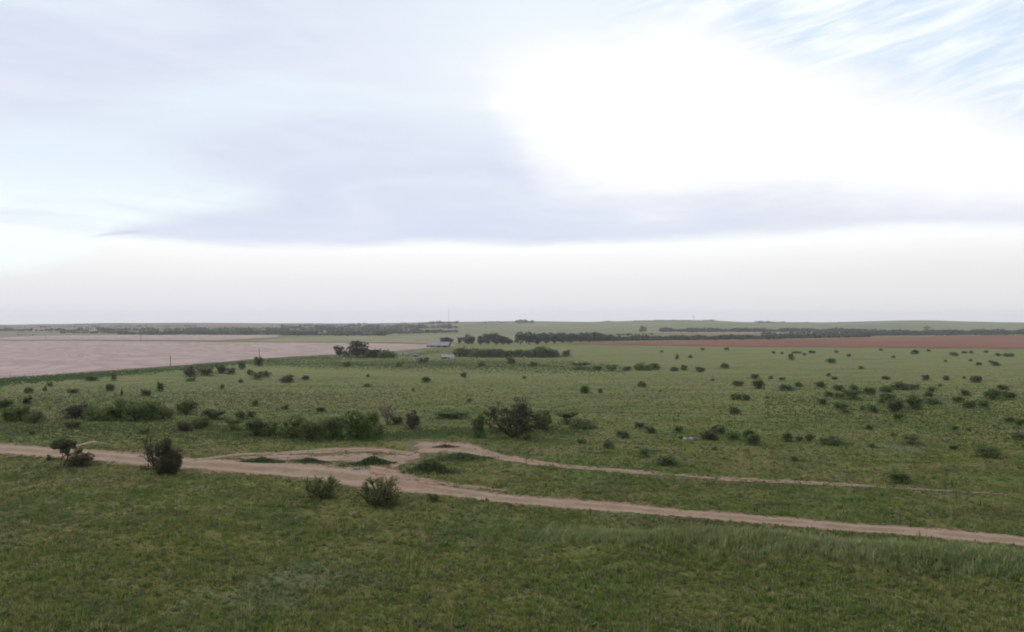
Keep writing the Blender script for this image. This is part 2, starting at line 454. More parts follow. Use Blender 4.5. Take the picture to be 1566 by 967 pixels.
strip('dirt_track', [(585,675),(605,672),(660,672),(720,676),(750,688),(800,699),(850,708),(950,716),(1000,720),(1100,727),(1289,738),(1415,747),(1566,756),(1640,760),(1900,775)],
      [(585,678),(615,691),(640,698),(700,697),(735,703),(770,708),(820,714),(870,719),(950,727),(1000,731),(1100,738),(1289,747),(1415,753),(1566,761),(1640,765),(1900,781)],
      M['dirt'], 4, 10, .034, .0002, fade=[(585,.1),(720,.12),(860,.35),(1000,.45),(1250,.42),(1420,.5),(1566,.62),(1640,.65)], label='faint upper dirt track starting at a bare reddish patch', cat='dirt track')
strip('dirt_track', [(590,704),(612,699),(632,690),(650,692)], [(590,722),(612,718),(632,709),(650,700)], M['dirt'], 3, 8, .04, .0002, fade=[(585,.15),(612,.5),(650,.2)],
      label='short bare dirt link between the loop and the main track', cat='dirt track')
strip('dirt_track', [(455,703),(478,696),(520,695),(556,700)], [(455,711),(478,709),(520,707),(556,704)], M['dirt'], 3, 8, .038, .0002, fade=[(455,.15),(505,-.15),(556,.2)],
      label='reddish bare earth between the two weed patches', cat='bare earth')
strip('dirt_track', [(556,706),(620,720),(700,738),(790,749)], [(556,722),(620,738),(700,750),(790,757)], M['dirt'], 4, 8, .036, .0002, fade=[(556,.1),(640,.3),(790,.6)],
      label='eroded half bare margin along the upper edge of the track', cat='bare earth')
strip('dirt_track', [(335,698),(430,693),(560,690),(640,694)], [(335,703),(430,708),(560,712),(640,712)], M['dirt'], 4, 10, .028, .0002, fade=[(335,.42),(480,.22),(640,.15)],
      label='half bare worn earth showing through between the two tracks', cat='bare earth')
strip('dirt_track', [(100,686),(118,680),(142,674),(160,677),(178,681)], [(100,690),(118,686),(142,679),(160,682),(178,686)], M['dirt'], 3, 6, .04, .0002, fade=[(100,.2),(178,.45)],
      label='small dirt spur beside the left end of the track', cat='dirt track')

strip('ploughed_field', [(-900,522),(0,520.6),(120,521),(330,523.2),(400,524),(560,525),(640,527),(706,527.4)],
      [(-900,640),(0,580),(130,571),(260,561.5),(400,549.5),(470,545),(560,541),(640,534.5),(706,528.6)], M['pale_field'], 8, 30, .06, .0004, label='pale pinkish ploughed field at left', cat='field', mask=False)
strip('ploughed_field', [(-900,520),(0,516.6),(60,514),(120,513),(300,512.6),(430,513)], [(-900,521.5),(0,520.2),(120,520.2),(260,520.8),(340,521.2),(430,516)], M['pale_field'], 8, 12, .06, .0004,
      label='narrow far strip of pale ploughed ground behind the left field', cat='field', mask=False)
strip('ploughed_field', [(868,525.5),(1000,522),(1120,520.5),(1250,518.5),(1400,515.5),(1566,512.5),(1660,511),(2300,507)],
      [(868,526.8),(1000,528.8),(1120,530.5),(1250,531.5),(1400,533),(1566,534),(1660,534.5),(2300,537)], M['red_field'], 8, 20, .06, .0004, label='long red brown ploughed field at right', cat='field', mask=False)
strip('stubble_field', [(380,522),(440,517.5),(520,515),(620,514),(700,512),(790,512),(820,515)], [(380,523),(440,523.3),(560,523.8),(640,525.5),(706,525.5),(790,522),(820,518)], M['stubble'], 8, 12, .06, .0004,
      label='pale straw coloured strip of stubble behind the left field', cat='field', mask=False)
strip('far_field', [(985,508),(1060,507.5),(1180,507.5),(1290,508)], [(985,510),(1060,511.5),(1180,511.5),(1290,510)], M['tan_field'], 8, 8, .06, .0004,
      label='thin tan field between two dark tree lines', cat='field', mask=False)

# ------------------------------------------------------------------ foliage generators
def leaf_quads(c, size, r, flat=.0, up=None):
    n = len(c)
    nn = r.normal(size=(n, 3)); 
    if up is not None: nn = nn*(1-flat)+up*flat
    nn /= np.linalg.norm(nn, axis=1, keepdims=True)+1e-9
    t = np.cross(nn, r.normal(size=(n, 3))); t /= np.linalg.norm(t, axis=1, keepdims=True)+1e-9
    b = np.cross(nn, t)
    s = size*r.uniform(.6, 1.4, (n, 1)); w = s*r.uniform(.45, .8, (n, 1))
    v = np.stack([c-t*s, c-b*w+nn*s*.15, c+t*s, c+b*w+nn*s*.15], 1).reshape(-1, 3)
    return v, np.arange(4*n).reshape(n, 4)
def crown_pts(r, n, lobes, shell=.55):
    """leaf positions clumped on the twigs of several uneven lobes"""
    w = np.array([l[3]*l[4]*l[5] for l in lobes])**.7; w /= w.sum()
    k = r.choice(len(lobes), n, p=w); L = np.array(lobes)[k]
    d = r.normal(size=(n, 3)); d /= np.linalg.norm(d, axis=1, keepdims=True)
    rad = shell+(1-shell)*r.uniform(0, 1, (n, 1))**.6
    deep = r.uniform(0, 1, (n, 1)) < .25
    rad = np.where(deep, r.uniform(.1, .8, (n, 1)), rad)
    p = L[:, :3]+d*rad*L[:, 3:6]
    return p
def clump(r, p, keep=.75, cell=.14):
    """drop whole small cells of leaves so gaps open in the crown"""
    q = np.floor(p/cell+r.uniform(0, 1, 3)).astype(np.int64)
    hsh = (q[:, 0]*73856093 ^ q[:, 1]*19349663 ^ q[:, 2]*83492791) % 1000
    return p[hsh < keep*1000]
def make_lobes(r, style, k):
    lobes = []
    for i in range(k):
        a = 6.2832*i/k+r.uniform(-.5, .5); q = r.uniform(.12, .34)
        if style == 'umbrella': z = r.uniform(.55, .8); s = (r.uniform(.14, .24), r.uniform(.14, .24), r.uniform(.10, .18))
        elif style == 'low': z = r.uniform(.25, .55); s = (r.uniform(.16, .26), r.uniform(.16, .26), r.uniform(.22, .40))
        elif style == 'tall': q *= .8; z = r.uniform(.3, .85); s = (r.uniform(.14, .22), r.uniform(.14, .22), r.uniform(.12, .2))
        else: z = r.uniform(.32, .74); s = (r.uniform(.15, .25), r.uniform(.15, .25), r.uniform(.16, .26))
        lobes.append((q*math.cos(a)*1.1, q*math.sin(a)*1.1, z, *s))
    lobes.append((r.uniform(-.08, .08), r.uniform(-.08, .08), .45 if style != 'umbrella' else .66, .3, .3, .36 if style != 'umbrella' else .2))
    return lobes
def unit(p):
    p = p.copy(); lo = np.percentile(p, .6, 0); hi = np.percentile(p, 99.4, 0)
    p[:, 0] = (p[:, 0]-(lo[0]+hi[0])/2)/(hi[0]-lo[0]); p[:, 1] = (p[:, 1]-(lo[1]+hi[1])/2)/(hi[1]-lo[1]); 
    p[:, 2] = p[:, 2]/hi[2]
    return p
_cache = {}
def bush_meshes(kind, lod, var):
    key = (kind, lod, var)
    if key in _cache: return _cache[key]
    r = np.random.default_rng(1000+var*17+lod*5+len(kind))
    style = ('round', 'low', 'umbrella', 'low', 'round', 'tall')[var % 6]
    n, leaf = ((420, .085), (1300, .052), (4200, .030))[lod]
    lobes = make_lobes(r, style, (4, 5, 7)[lod])
    p = crown_pts(r, n, lobes)
    p = clump(r, p, .72 if kind != 'pale' else .6, (.2, .15, .12)[lod])
    # skirts: some leaves low down so the bush sits on the ground
    ns = n//(4 if lod == 0 else 5); sk = np.stack([r.normal(0, .24, ns), r.normal(0, .24, ns), r.uniform(0, .38, ns)], -1)
    p = np.concatenate([p, sk]); p = p[p[:, 2] > -.02]
    p = unit(p)
    v, f = leaf_quads(p, leaf, r)
    v[:, 2] = np.maximum(v[:, 2], -.03)
    crown = mesh_np('crown', v, f); crown.materials.append(M[kind])
    b = MB()
    for i in range(7 if lod == 2 else 5):
        a = 6.2832*i/6+r.uniform(-.4, .4); q = r.uniform(.15, .38); zz = r.uniform(.5, .85)
        mid = np.array([q*.35*math.cos(a), q*.35*math.sin(a), zz*.45])
        end = np.array([q*math.cos(a+.3), q*math.sin(a+.3), zz])
        b.tube([(0.02*math.cos(a), .02*math.sin(a), -.05), mid, end], [.022, .015, .005], 5)
        for j in range(3):
            e2 = end+np.array([r.normal(0, .12), r.normal(0, .12), r.uniform(0, .16)])
            b.tube([mid*(.3+.2*j)+end*(.7-.2*j), e2], [.008, .003], 4)
    stems = b.mesh('stems', True); stems.materials.append(M['bark'])
    one = None
    _cache[key] = (crown, stems)
    return _cache[key]
_count = {}
def bush(name, px, row, w, hh, kind, label, cat='bush', group=None, var=None, parts=None):
    x, y = at(px, row); s = y/F
    W, H = w*s, hh*s
    if kind == 'dark' and hh < 18: W *= 1.14; H *= .96
    lod = 0 if w < 13 else (1 if w < 25 else 2)
    i = _count.get((kind, lod), 0); _count[(kind, lod)] = i+1
    if var is None: var = (0, 1, 4, 3, 0, 5)[(i*5+lod+len(kind)) % 6] if lod < 2 else (i*5+lod+len(kind)) % 6
    crown, stems = bush_meshes(kind, lod, var)
    rz = random.uniform(0, 6.28)
    loc = (x, y+W*.18, float(h(x, y+W*.18))-.02)
    sc = (W*1.02, W*random.uniform(.85, 1.1), H*1.02)
    # rotating a stretched bush: stretch is nearly round so width stays right
    if parts is None: parts = hh >= 15
    if parts:
        o = empty(name, loc, rz); o.scale = sc
        link('crown', crown, None, o); link('stems', stems, None, o)
    else:
        o = link(name, crown); o.location = loc; o.rotation_euler = (0, 0, rz); o.scale = sc
    tag(o, label, cat, group)
    return o
def tree_meshes(kind, var, style):
    key = ('tree', kind, var, style)
    if key in _cache: return _cache[key]
    r = np.random.default_rng(5000+var*31+len(kind))
    lobes = []
    for i in range(8):
        a = 6.2832*i/8*1.7+r.uniform(-.5, .5); q = r.uniform(.1, .30)
        lobes.append((q*math.cos(a), q*math.sin(a), r.uniform(.22, .84), r.uniform(.16, .26), r.uniform(.16, .26), r.uniform(.13, .22)))
    lobes.append((0, 0, .48, .32, .32, .42))
    p = clump(r, crown_pts(r, 2200, lobes), .78, .12)
    p = p[p[:, 2] > .03]; p = unit(p)
    v, f = leaf_quads(p, .045, r)
    crown = mesh_np('crown', v, f); crown.materials.append(M[kind])
    b = MB(); b.tube([(0, 0, -.06), (.015, 0, .2), (.0, .02, .45), (.02, .0, .7)], [.035, .027, .02, .008], 7)
    for i in range(6):
        a = 6.2832*i/6+r.uniform(-.3, .3); z0 = r.uniform(.2, .5)
        b.tube([(0, 0, z0), (.14*math.cos(a), .14*math.sin(a), z0+.14), (.28*math.cos(a), .28*math.sin(a), z0+.25)], [.016, .01, .004], 5)
    trunk = b.mesh('trunk', True); trunk.materials.append(M['bark'])
    _cache[key] = (crown, trunk); return _cache[key]
_tc = [0]
def tree(px, row, w, hh, kind, label, group=None):
    x, y = at(px, row); s = y/F; W, H = w*s, hh*s
    _tc[0] += 1
    crown, trunk = tree_meshes(kind, _tc[0] % 6, 'a')
    o = empty('tree', (x, y, float(h(x, y))-.1), random.uniform(0, 6.28)); o.scale = (W, W*random.uniform(.85, 1.1), H)
    link('crown', crown, None, o); link('trunk', trunk, None, o)
    tag(o, label, 'tree', group); return o

ORD = ['first', 'second', 'third', 'fourth', 'fifth', 'sixth', 'seventh', 'eighth', 'ninth', 'tenth', 'eleventh', 'twelfth', 'thirteenth', 'fourteenth', 'fifteenth']
ADJ = {'dark': 'dark green', 'green': 'mid green', 'bright': 'bright green', 'brown': 'brownish', 'black': 'nearly black', 'olive': 'olive green', 'pale': 'grey green'}
def cluster(phrase, group, items, dense=False):
    """bushes of one place, named from left to right"""
    items = sorted(items, key=lambda q: q[0]); n = len(items)
    for i, (px, row, w, hh, kind) in enumerate(items):
        if dense: w = w*(1.35 if dense == 1 else 1.08); hh = hh*(1 if dense == 1 else (1.1, .82, 1.0, .9)[i % 4])
        o = 'leftmost' if i == 0 else 'rightmost' if i == n-1 else ORD[i]+' from left'
        size = 'small' if w < 13 else 'middling' if w < 24 else 'broad'
        bush('bush', px, row, w, hh, kind, '%s %s bush, %s %s' % (size, ADJ[kind], o, phrase), 'bush', group, var=None if not dense else 1 if dense == 1 else (0, 3, 4, 1)[i % 4])

# ------------------------------------------------------------------ bushes, place by place
cluster('along the weedy edge of the pale field', 'bushes at the edge of the pale field',
        [(289,577,24,16,'brown'),(313,575,26,14,'dark'),(335,572,19,15,'brown'),(290,584,15,6,'dark'),(370,566,10,14,'dark'),(393,581,18,12,'green'),(381,574,9,9,'dark'),(352,573,16,10,'brown')])
bush('bush', 394.5, 560.5, 13, 14, 'black', 'round nearly black bush standing at the foot of a utility pole', 'bush')
cluster('on the grass above the long left thicket', 'scattered bushes above the left thicket',
        [(137,583,21,10,'dark'),(173,583,8,12,'dark'),(75,592,12,7,'green'),(67,599,8,8,'green'),(43,602,13,10,'dark'),(110,602,16,8,'dark'),(165,599,13,12,'dark'),(243,599,11,15,'dark'),(222,606,16,10,'brown'),(186,606,5,10,'brown'),(339,596,8,8,'green'),(367,586,8,6,'dark')])
bush('bush', 41, 619, 15, 13, 'black', 'small round blackish bush above the thicket at left edge', 'bush')
cluster('in the thicket cut by the left picture edge', 'thicket at the left edge', [(4,627,28,16,'dark'),(10,646,30,22,'green'),(30,645,30,23,'dark'),(48,648,30,20,'dark')])
cluster('in the long left thicket', 'long left thicket', [(113,641,40,20,'black'),(145,643,38,26,'green'),(176,644,46,30,'dark'),(205,645,42,29,'green'),(226,643,38,28,'green'),(245,641,32,24,'dark')], 2)
cluster('between the left and central thickets', 'bushes between the thickets',
        [(282,635,32,22,'dark'),(323,642,42,17,'dark'),(302,656,36,20,'green'),(279,660,28,15,'brown'),(366,642,20,14,'dark'),(354,659,26,18,'green'),(382,641,14,12,'dark'),(389,622,10,11,'dark')])
cluster('between the left thickets and the track', 'low bushes near the left track', [(110,656,26,12,'brown'),(45,666,14,9,'green'),(218,664,20,9,'green')])
cluster('in the central thicket', 'central thicket',
        [(390,668,32,24,'dark'),(413,668,36,28,'dark'),(447,671,44,33,'green'),(478,674,44,34,'green'),(508,671,34,28,'dark'),(545,673,52,42,'green'),(568,653,26,24,'green'),(526,656,30,24,'dark'),(578,668,22,15,'green')], 2)
bush('bush', 630, 658, 32, 28, 'brown', 'thin brownish bush just right of the leafless dead tree', 'bush')
bush('bush', 606, 650, 22, 12, 'black', 'low dark bush at the foot of the leafless dead tree', 'bush')
bush('bush', 690, 641, 54, 13, 'dark', 'long flat dark green bush left of the big mesquite', 'bush')
bush('bush', 731, 670, 28, 34, 'bright', 'upright bright green bush touching the big mesquite on its left', 'bush', var=5)
bush('bush', 829, 657, 40, 27, 'dark', 'dark bush touching the big mesquite on its right', 'bush')
bush('bush', 868, 650, 38, 19, 'dark', 'dark flat topped bush right of the big mesquite', 'bush', var=2)
bush('bush', 892, 656, 42, 15, 'green', 'low mid green bush beside the flat topped dark bush', 'bush')
cluster('in the lush grass below the farmhouse', 'bushes in the lush grass',
        [(530,561,20,8,'green'),(609,561,14,8,'green'),(647,556,20,9,'green'),(737,561,12,7,'dark'),(780,557,20,11,'green'),(816,561,18,8,'dark')])
cluster('in the row trailing right of the hedge', 'row trailing right of the farm hedge',
        [(889,566,30,11,'green'),(914,567,14,8,'dark'),(936,568,18,10,'green'),(959,568,16,8,'dark'),(984,567,28,12,'dark'),(1001,566,24,10,'dark'),(1031,568,14,7,'dark'),(1046,567,10,9,'dark'),(1072,570,16,9,'dark'),(1110,564,15,9,'dark')])
cluster('scattered below the lush strip, centre left', 'scattered centre left bushes',
        [(439,586,27,12,'brown'),(466,582,13,8,'dark'),(406,578,15,11,'dark'),(560,592,16,5,'green'),(631,599,6,5,'green'),(563,577,7,5,'dark'),(652,586,16,10,'green'),(709,578,12,9,'dark'),(717,615,7,6,'dark'),(435,627,12,8,'dark'),(490,630,16,7,'brown')])
cluster('scattered in open grass beyond the big mesquite', 'scattered bushes beyond the big mesquite',
        [(895,602,17,12,'dark'),(918,601,7,7,'dark'),(983,593,16,10,'dark'),(1010,600,5,4,'dark'),(802,580,7,5,'dark')])
cluster('in the loose group left of the bushy belt', 'loose group left of the belt',
        [(1154,580,16,8,'dark'),(1162,595,17,15,'dark'),(1130,591,17,9,'dark'),(1091,583,7,4,'dark'),(1179,580,7,5,'dark'),(1126,612,17,11,'dark'),(1142,613,16,11,'dark'),(1175,610,8,4,'dark'),(1125,634,18,12,'dark'),(1205,598,23,10,'dark'),(1222,592,15,8,'green'),(1197,582,9,5,'dark')])
for px, row, w, hh in [(1012,539,6,3),(1075,536,6,4),(1112,536,7,5),(1183,541,6,4),(1196,542,6,4),(1231,544,7,4),(1299,546,6,5),(1318,565,8,5),(1367,548,6,4),(1347,537,6,4),(1455,543,6,4),(1476,541,7,4),(1486,541,6,5),(1447,554,5,4),(1485,553,5,4),(1515,555,6,4),(1528,545,8,5),(1548,546,8,6),(1056,548,7,5),(1280,540,6,4),(1420,538,6,4),(1508,540,6,4)]:
    bush('bush', px, row, w, hh, 'dark', 'tiny dark bush, one of the specks dotted on grass below the red field', 'bush', 'specks below the red field')
cluster('of larger bushes below the red field', 'larger bushes below the red field',
        [(1036,550,6,8,'black'),(1211,551,9,11,'dark'),(1220,541,14,4,'dark'),(1243,541,9,5,'dark'),(1272,556,14,8,'dark'),(1401,542,12,7,'dark'),(1462,545,9,6,'dark'),(1524,560,13,8,'dark'),(1497,559,9,5,'dark'),(1540,546,11,6,'dark')])
cluster('above the bushy belt at right', 'spaced bushes above the belt',
        [(1267,576,7,5,'dark'),(1278,581,10,5,'green'),(1357,581,12,6,'dark'),(1417,583,11,10,'pale'),(1448,582,12,7,'pale'),(1497,586,17,11,'dark'),(1475,580,6,4,'green')])
cluster('in the upper left half of the bushy belt', 'bushy belt, upper left half',
        [(1256,593,16,10,'dark'),(1285,598,15,10,'dark'),(1308,598,15,10,'dark'),(1270,608,15,10,'dark'),(1287,610,17,10,'dark'),(1307,612,30,15,'dark'),(1329,604,19,12,'dark'),(1356,601,21,11,'dark'),(1379,597,28,13,'dark'),(1401,596,18,9,'dark')])
cluster('in the upper right half of the bushy belt', 'bushy belt, upper right half',
        [(1426,600,13,9,'dark'),(1422,607,14,8,'brown'),(1439,592,7,5,'green'),(1478,606,15,11,'dark'),(1467,616,15,10,'dark'),(1521,612,26,17,'dark'),(1546,612,21,14,'dark'),(1536,597,20,8,'green'),(1487,626,20,13,'dark'),(1507,625,24,14,'dark')])
cluster('in the lower front of the bushy belt', 'bushy belt, lower front',
        [(1350,619,13,10,'dark'),(1361,613,23,12,'dark'),(1373,631,32,20,'olive'),(1400,627,30,21,'dark'),(1428,619,32,10,'dark'),(1287,627,18,12,'dark'),(1260,619,13,10,'dark'),(1319,628,8,8,'dark'),(1337,632,15,13,'dark'),(1295,634,13,8,'pale'),(1375,643,15,11,'dark')])
cluster('on the bare grass under the bushy belt', 'bushes under the belt', [(1330,657,15,7,'olive'),(1461,659,10,8,'dark'),(1483,660,9,6,'dark'),(1545,647,15,10,'dark'),(1561,651,15,11,'dark'),(1559,674,18,13,'dark'),(1368,668,11,6,'olive')])
cluster('in the sparse line near the right picture edge', 'sparse line at right', [(1205,676,21,14,'dark'),(1223,675,10,8,'dark'),(1239,675,16,12,'dark'),(1275,681,33,14,'dark'),(1334,685,10,6,'olive'),(1396,680,29,14,'dark'),(1463,689,17,10,'olive')])
bush('bush', 1515, 701, 40, 18, 'bright', 'broad bright green bush low at the right of the pasture', 'bush')
cluster('around the pale rubble heap', 'bushes round the rubble heap',
        [(1099,664,23,14,'dark'),(1086,673,28,15,'brown'),(1123,674,22,14,'dark'),(1145,670,21,14,'dark'),(1154,681,23,16,'dark'),(1038,663,17,12,'dark'),(1041,671,8,5,'dark')])
cluster('between mesquite and rubble', 'bushes between mesquite and rubble', [(996,663,17,11,'olive'),(979,656,17,10,'pale'),(957,671,18,11,'pale'),(890,680,12,9,'dark'),(930,686,17,12,'olive'),(947,668,9,9,'pale')])
cluster('just above the faint upper track', 'bushes above the faint track', [(986,699,24,14,'dark'),(1020,712,32,15,'dark'),(1215,706,15,8,'olive'),(1379,740,35,18,'dark'),(1093,689,8,6,'dark')])
# right of the track, near
bush('bush', 660, 768, 22, 13, 'green', 'small weedy bush at the lower edge of the track', 'bush')
bush('bush', 119, 713, 40, 18, 'black', 'low dark bush at the foot of the small left tree', 'bush', var=1)

# weedy clumps in the bare ground
for px, row, w, hh, lab in [(657,726,92,26,'dark weedy mound in the bare ground right of the fire ring'), (566,713,80,20,'dark weed patch just above the fire ring'),
                            (470,709,60,10,'thin strip of weeds between the two dirt tracks'), (395,709,70,10,'left strip of weeds between the two dirt tracks'),
                            (702,707,110,18,'green weed patch behind the dark weedy mound'),(680,686,40,7,'little weed tuft in the reddish bare patch')]:
    r = np.random.default_rng(int(px)); x, y = at(px, row); s = y/F; W, H = w*s, hh*s*.6
    n = int(900+w*14)
    c = np.stack([r.normal(0, .23, n), r.normal(0, .23, n), np.zeros(n)], -1); c = c[(np.hypot(c[:, 0], c[:, 1]) < .55)]
    dome = np.exp(-(c[:, 0]**2+c[:, 1]**2)/.08)
    dep = max(W*.45, 1.6)
    gx_, gy_ = x+c[:, 0]*W, y+dep*.5+c[:, 1]*dep
    c2 = np.stack([c[:, 0]*W, dep*.5+c[:, 1]*dep, h(gx_, gy_)-float(h(x, y))+dome*r.uniform(0, 1, len(c))*min(H, .9)+.03], -1)
    v, f = leaf_quads(c2, .085, r)
    o = link('weed_patch', mesh_np('weed_patch', v, f), M['mound'] if w != 110 else M['weed']); o.location = (x, y, float(h(x, y)))
    tag(o, lab, 'weed patch')

# ------------------------------------------------------------------ hero shrubs
def grow(r, b, p, d, ln, rad, depth, tips, bend=.25, split=(2, 3), up=.12, shrink=.68):
    pts = [p]; q = p.copy(); dd = d.copy()
    for i in range(3):
        dd = dd+r.normal(0, bend, 3)*.5+np.array([0, 0, up]); dd /= np.linalg.norm(dd)
        q = q+dd*ln/3; pts.append(q.copy())
        if depth <= 2: tips.append(q.copy())
    b.tube(pts, [rad, rad*.9, rad*.8, rad*.66], 5)
    if depth == 0: return
    for k in range(r.integers(split[0], split[1]+1)):
        nd = dd+r.normal(0, .55, 3); nd /= np.linalg.norm(nd)
        grow(r, b, pts[-1] if k == 0 else pts[2]*.5+pts[3]*.5, nd, ln*shrink*r.uniform(.8, 1.15), rad*.6, depth-1, tips, bend, split, up, shrink)
def hero(name, px, row, wpx, hpx, seed, mat, label, cat, stems, leaves, leaf, depth=4, spread=.9, skirt=None, spray=.22, leafbelow=None, upb=.10, first=.36):
    r = np.random.default_rng(seed); x, y = at(px, row); s = y/F; H = hpx*s; W = wpx*s
    b = MB(); tips = []
    for i in range(stems):
        a = 6.2832*i/stems+r.uniform(-.5, .5); q = r.uniform(.3, 1)*spread
        d = np.array([q*math.cos(a), q*math.sin(a), 1.0]); d /= np.linalg.norm(d)
        grow(r, b, np.array([.12*math.cos(a), .12*math.sin(a), -.15])*1.0, d, H*first, .028*H*r.uniform(.6, 1.1), depth, tips, up=upb)
    tips = np.array(tips)
    ex = tips.max(0); mn = tips.min(0)
    sx = W/(ex[0]-mn[0]); sz = H/ex[2]; cx = (ex[0]+mn[0])/2
    o = empty(name, (x, y+W*.15, float(h(x, y+W*.15))))
    V = np.concatenate(b.v); V[:, 0] = (V[:, 0]-cx*np.clip(V[:, 2]/(H*.3), 0, 1))*sx; V[:, 1] *= sx; V[:, 2] *= sz
    b.v = [V]; b.build('branches', M['bark'] if mat != 'dead' else M['deadwood'], o, True)
    if leaves:
        k = r.integers(0, len(tips), leaves)
        c = tips[k]+r.normal(0, spray*.3*H/3.5, (leaves, 3))
        c[:, 0] = (c[:, 0]-cx)*sx; c[:, 1] *= sx; c[:, 2] *= sz
        if skirt is not None:
            for (sx0, sz0, sw, sh, n) in skirt:
                dq = r.normal(size=(n, 3)); dq /= np.linalg.norm(dq, axis=1, keepdims=True); rd = r.uniform(.35, 1, (n, 1))**.6
                c = np.concatenate([c, np.array([sx0*W, 0, sz0*H])+dq*rd*np.array([sw*W, sw*W*.8, sh*H])])
        c = c[c[:, 2] > .02]
        v, f = leaf_quads(c, leaf, r)
        link('crown', mesh_np('crown', v, f), M[mat], o)
    tag(o, label, cat)
    return o
hero('mesquite', 788, 671, 104, 64, 11, 'mesquite', 'big dark spreading mesquite with open crown of bare upper branches, centre of the pasture', 'tree', 10, 6800, .080, depth=4, spread=1.15,
     skirt=[(-.26, .30, .18, .20, 500), (.22, .38, .22, .26, 1200), (.0, .30, .26, .26, 1300)], spray=.26, upb=.05)
hero('shrub', 243, 727, 66, 62, 23, 'black', 'tall nearly black scraggly shrub at the lower edge of the track', 'shrub', 9, 2300, .060, depth=3, spread=.95,
     skirt=[(.20, .30, .27, .30, 3600), (.10, .16, .26, .16, 1200), (-.05, .62, .16, .18, 400), (-.02, .36, .18, .2, 700)], spray=.22)
hero('bush', 488, 763, 54, 36, 61, 'leafy', 'leafy bush below the track, left of the wider leafy bush', 'bush', 13, 2300, .050, depth=2, spread=1.0,
     skirt=[(.0, .28, .36, .30, 1500), (.12, .15, .36, .15, 700)], spray=.30, upb=.10)
hero('bush', 578, 776, 72, 44, 67, 'leafy', 'wide leafy bush just below the track with loose open top', 'bush', 15, 2600, .050, depth=2, spread=1.25,
     skirt=[(.05, .26, .40, .26, 1900), (-.16, .38, .20, .28, 700), (.2, .16, .30, .16, 700)], spray=.30, upb=.08)
hero('small_tree', 92, 714, 34, 42, 31, 'olive', 'little olive tree with thin trunk beside the left end of the track', 'tree', 3, 1500, .085, depth=3, spread=.45,
     skirt=[(-.06, .80, .46, .22, 1000)], spray=.35, first=.5)
hero('dead_tree', 594, 651, 36, 40, 47, 'dead', 'leafless grey dead tree with forked branches in the central thicket', 'tree', 6, 0, .05, depth=3, spread=.75, upb=.06)

# ------------------------------------------------------------------ trees by the farm
for px, row, w, hh, lab in [(519,545,16,16,'leftmost tree of the grove on the pale field edge'), (546,547,28,25,'tallest tree of the grove on the pale field edge')]:
    tree(px, row, w, hh, 'black', 'dark '+lab, 'grove on the field edge')
cluster('of the low bushes under the dark grove', 'grove on the field edge', [(530,546,18,10,'dark'),(562,547,26,15,'dark'),(575,547,20,13,'black'),(588,548,22,13,'dark'),(598,548,14,9,'dark')])
cluster('in the hedge right of the pale roofed house', 'farm hedge',
        [(703,546,16,15,'olive'),(716,546,17,13,'olive'),(731,547,20,14,'dark'),(748,547,20,14,'dark'),(764,547,18,13,'dark'),(779,547,16,11,'dark'),(793,547,18,12,'dark'),(808,547,18,12,'dark'),(828,547,26,17,'dark'),(842,547,16,13,'dark'),(850,546,10,8,'dark')], True)
bush('bush', 866, 546, 14, 11, 'dark', 'lone round bush just right of the farm hedge', 'bush')
for i, (px, row, w, hh) in enumerate([(680,526,14,10),(687,526,13,10)]):
    tree(px, row, w, hh, 'far_wood', ['left', 'right'][i]+' one of two dark trees behind the long grey shed', 'trees behind the shed')
for i, (px, row, w, hh) in enumerate([(703,526,8,10),(716,527,16,15),(722,527,10,13),(735,528,14,14),(747,527,17,17),(759,528,17,18),(769,528,14,14),(778,527,12,11)]):
    tree(px, row, w, hh, 'black' if i % 2 else 'far_wood', 'dark tree, %s in the row right of the long grey shed' % ('leftmost' if i == 0 else 'rightmost' if i == 7 else ORD[i]+' from left'), 'tree row right of the shed')
for i, (px, row, w, hh) in enumerate([(796,527,18,19),(809,527,20,19),(822,527,18,17),(835,526,20,17),(848,526,20,17),(861,525,20,16),(874,524.5,18,15),(888,523,20,14),(902,522.5,20,14),(916,522,18,14),(929,521.5,16,10)]):
    tree(px, row, w, hh, 'far_wood', 'dark tree, %s in the wood at the left tip of the red field' % ('leftmost' if i == 0 else 'rightmost' if i == 10 else ORD[i]+' from left'), 'wood at the tip of the red field')

# ------------------------------------------------------------------ far woods and weed strips, each one mass
def mass(name, lines, mat, label, cat, per_px=1.1, nleaf=26, lf=.22, jit=.5):
    r = np.random.default_rng(len(label)+abs(int(lines[0][0][0]))); VV = []; FF = []; n0 = 0
    for (p0, r0), (p1, r1), h0, h1, dens in lines:
        n = max(3, int(abs(p1-p0)*per_px*dens))
        u = r.uniform(0, 1, n); px = p0+(p1-p0)*u; row = r0+(r1-r0)*u+r.normal(0, jit, n)
        x, y = project(px, row)
        clus = .6+.5*np.sin(px*.13+r0)*np.sin(px*.041+1.3*r0)+r.uniform(-.2, .3, n)
        hh = (h0+(h1-h0)*np.clip(clus, 0, 1))*y/F
        zb = h(x, y)
        for X_, Y_, Z_, H_ in zip(x, y, zb, hh):
            d = r.normal(size=(nleaf, 3)); d /= np.linalg.norm(d, axis=1, keepdims=True)
            c = d*r.uniform(.5, 1, (nleaf, 1))*np.array([H_*.62, H_*.62, H_*.5])+np.array([X_, Y_, Z_+H_*.48])
            v, f = leaf_quads(c, H_*lf, r); VV.append(v); FF.append(f+n0); n0 += len(v)
    o = link(name, mesh_np(name, np.concatenate(VV), np.concatenate(FF)), M[mat])
    tag(o, label, cat, kind='stuff'); return o
